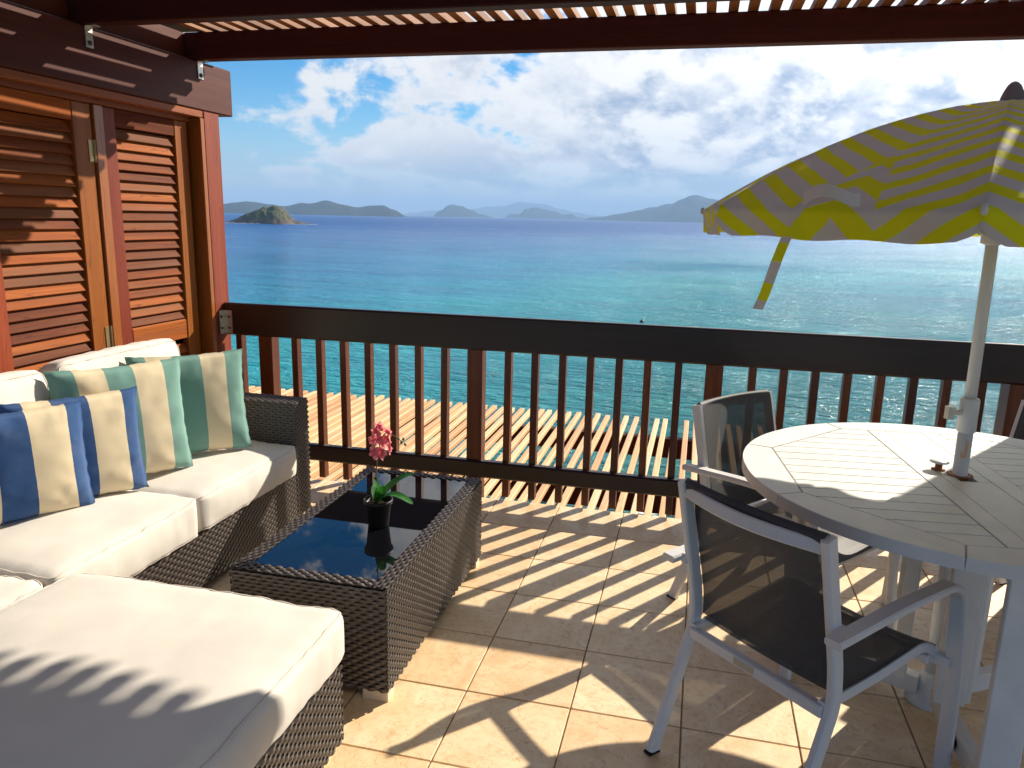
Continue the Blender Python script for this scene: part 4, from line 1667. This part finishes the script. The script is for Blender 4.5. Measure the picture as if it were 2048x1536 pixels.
def chair(label, origin, fwd):
    """white framed sling armchair; origin = point between the rear posts at seat height, fwd = facing direction"""
    fw = Vector((fwd[0], fwd[1], 0)).normalized()
    ang = math.atan2(fw.y, fw.x) - math.pi / 2
    root = thing('garden_chair', label, 'chair', (origin[0], origin[1], 0), ang, 'white garden armchairs around the table')
    X = Vector((1, 0, 0))
    HW = 0.240
    for s in (-1, 1):
        pth = fillet([(s * HW, -.150, 0.006), (s * HW, -.004, .400), (s * (HW - .002), -.012, .50), (s * (HW - .006), -.100, .872)], 0.11, 7)
        v, f = sweep_rect(pth, X, 0.024, 0.042, 0.005)
        put('rear_leg', mesh('rear_leg', v, f, M['white_metal']), root)
        # arm: flat bar from behind the post forward, bending down into the front leg
        ap = fillet([(s * (HW + .036), -.100, .618), (s * (HW + .038), .20, .640), (s * (HW + .040), .470, .640), (s * (HW + .040), .520, .30), (s * (HW + .040), .535, 0.006)], 0.085, 8)
        v, f = sweep_rect(ap, X, 0.046, 0.022, 0.005)
        put('arm', mesh('arm', v, f, M['white_metal']), root)
        put('arm_joint', box_mesh(0.026, 0.05, 0.030, M['white_metal'], 0.004), root, (s * (HW + .010), -.040, .617))
        rp_ = fillet([(s * (HW - .018), -.030, .392), (s * (HW - .018), .20, .400), (s * (HW - .018), .43, .425), (s * (HW - .018), .500, .385)], 0.06, 6)
        v, f = sweep_rect(rp_, X, 0.024, 0.030, 0.004)
        put('seat_rail', mesh('seat_rail', v, f, M['white_metal']), root)
        put('seat_bracket', box_mesh(0.050, 0.034, 0.034, M['white_metal'], 0.003), root, (s * (HW + .012), .505, .370))
        put('foot_cap', box_mesh(0.028, 0.044, 0.008, M['black_plastic'], 0.001), root, (s * HW, -.151, 0.004))
    # cross bars
    arc = [(-HW + .010 + (2 * HW - .020) * i / 10, -.095 - .040 * math.sin(math.pi * i / 10), .845) for i in range(11)]
    v, f = sweep_rect(arc, (0, 0.25, 0.97), 0.036, 0.018, 0.004)
    put('top_bar', mesh('top_bar', v, f, M['white_metal']), root)
    rb = box('rear_bar', (-HW + .011, -.040, .362), (HW - .011, -.012, .398), M['white_metal'], root, 0.004)
    put('sticker', mesh('sticker', *bx((-0.035, -0.0005, -.010), (0.035, 0.0005, .010)), M['sticker']), rb, (-0.02, -0.0148, 0.0))
    box('front_bar', (-HW + .011, .462, .352), (HW - .011, .486, .380), M['white_metal'], root, 0.004)
    # sling: back and seat
    def sling(name, path, sagv, n=16, ins=0.012):
        v, f = [], []
        m_ = len(path)
        for i, p in enumerate(path):
            p = Vector(p)
            for j in range(n + 1):
                s = -1 + 2 * j / n
                q = p + X * (s * (HW - ins))
                q += Vector(sagv) * (1 - s * s) * (0.35 + 0.65 * math.sin(math.pi * i / (m_ - 1)))
                v.append(q)
        for i in range(m_ - 1):
            for j in range(n):
                a = i * (n + 1) + j
                f.append((a, a + 1, a + n + 2, a + n + 1))
        return put(name, mesh(name, v, f, M['sling'], True), root)
    bp = fillet([(0, -.084, .878), (0, -.077, .866), (0, .010, .505), (0, .014, .43)], 0.06, 5)
    top = [Vector((0, -.104, .850)), Vector((0, -.108, .872)), Vector((0, -.096, .884))]
    sling('back_sling', top + bp, (0, -.034, 0))
    spth = fillet([(0, .016, .414), (0, .20, .418), (0, .43, .443), (0, .503, .405), (0, .498, .384)], 0.055, 5)
    sling('seat_sling', spth, (0, 0, -.022))
    return root


chair('white framed chair with charcoal sling, its curved back turned to the room', (0.240, 2.060), (0.685, 0.728))
chair('white framed chair with charcoal sling backed against the balustrade', (0.254, 3.232), (0.77, -0.635))
chair('white framed chair with charcoal sling showing past the far rim of the table', (1.475, 3.42), (-0.80, -0.60))

# ------------------------------------------------------------------ sea air
def make_haze():
    m = bpy.data.materials.new('sea_haze')
    m.use_nodes = True
    nt = m.node_tree
    nt.nodes.remove(nt.nodes['Principled BSDF'])
    pv = nt.nodes.new('ShaderNodeVolumePrincipled')
    pv.inputs['Color'].default_value = (0.40, 0.64, 1.0, 1)
    pv.inputs['Density'].default_value = 1.25e-4
    pv.inputs['Anisotropy'].default_value = 0.0
    nt.links.new(pv.outputs[0], nt.nodes['Material Output'].inputs['Volume'])
    o = put('haze', mesh('haze', *bx((-21500, -21500, -11), (21500, 21500, 420)), m))
    o['kind'] = 'stuff'
    tag(o, 'thin blue sea haze over the water and islands', 'haze')


make_haze()
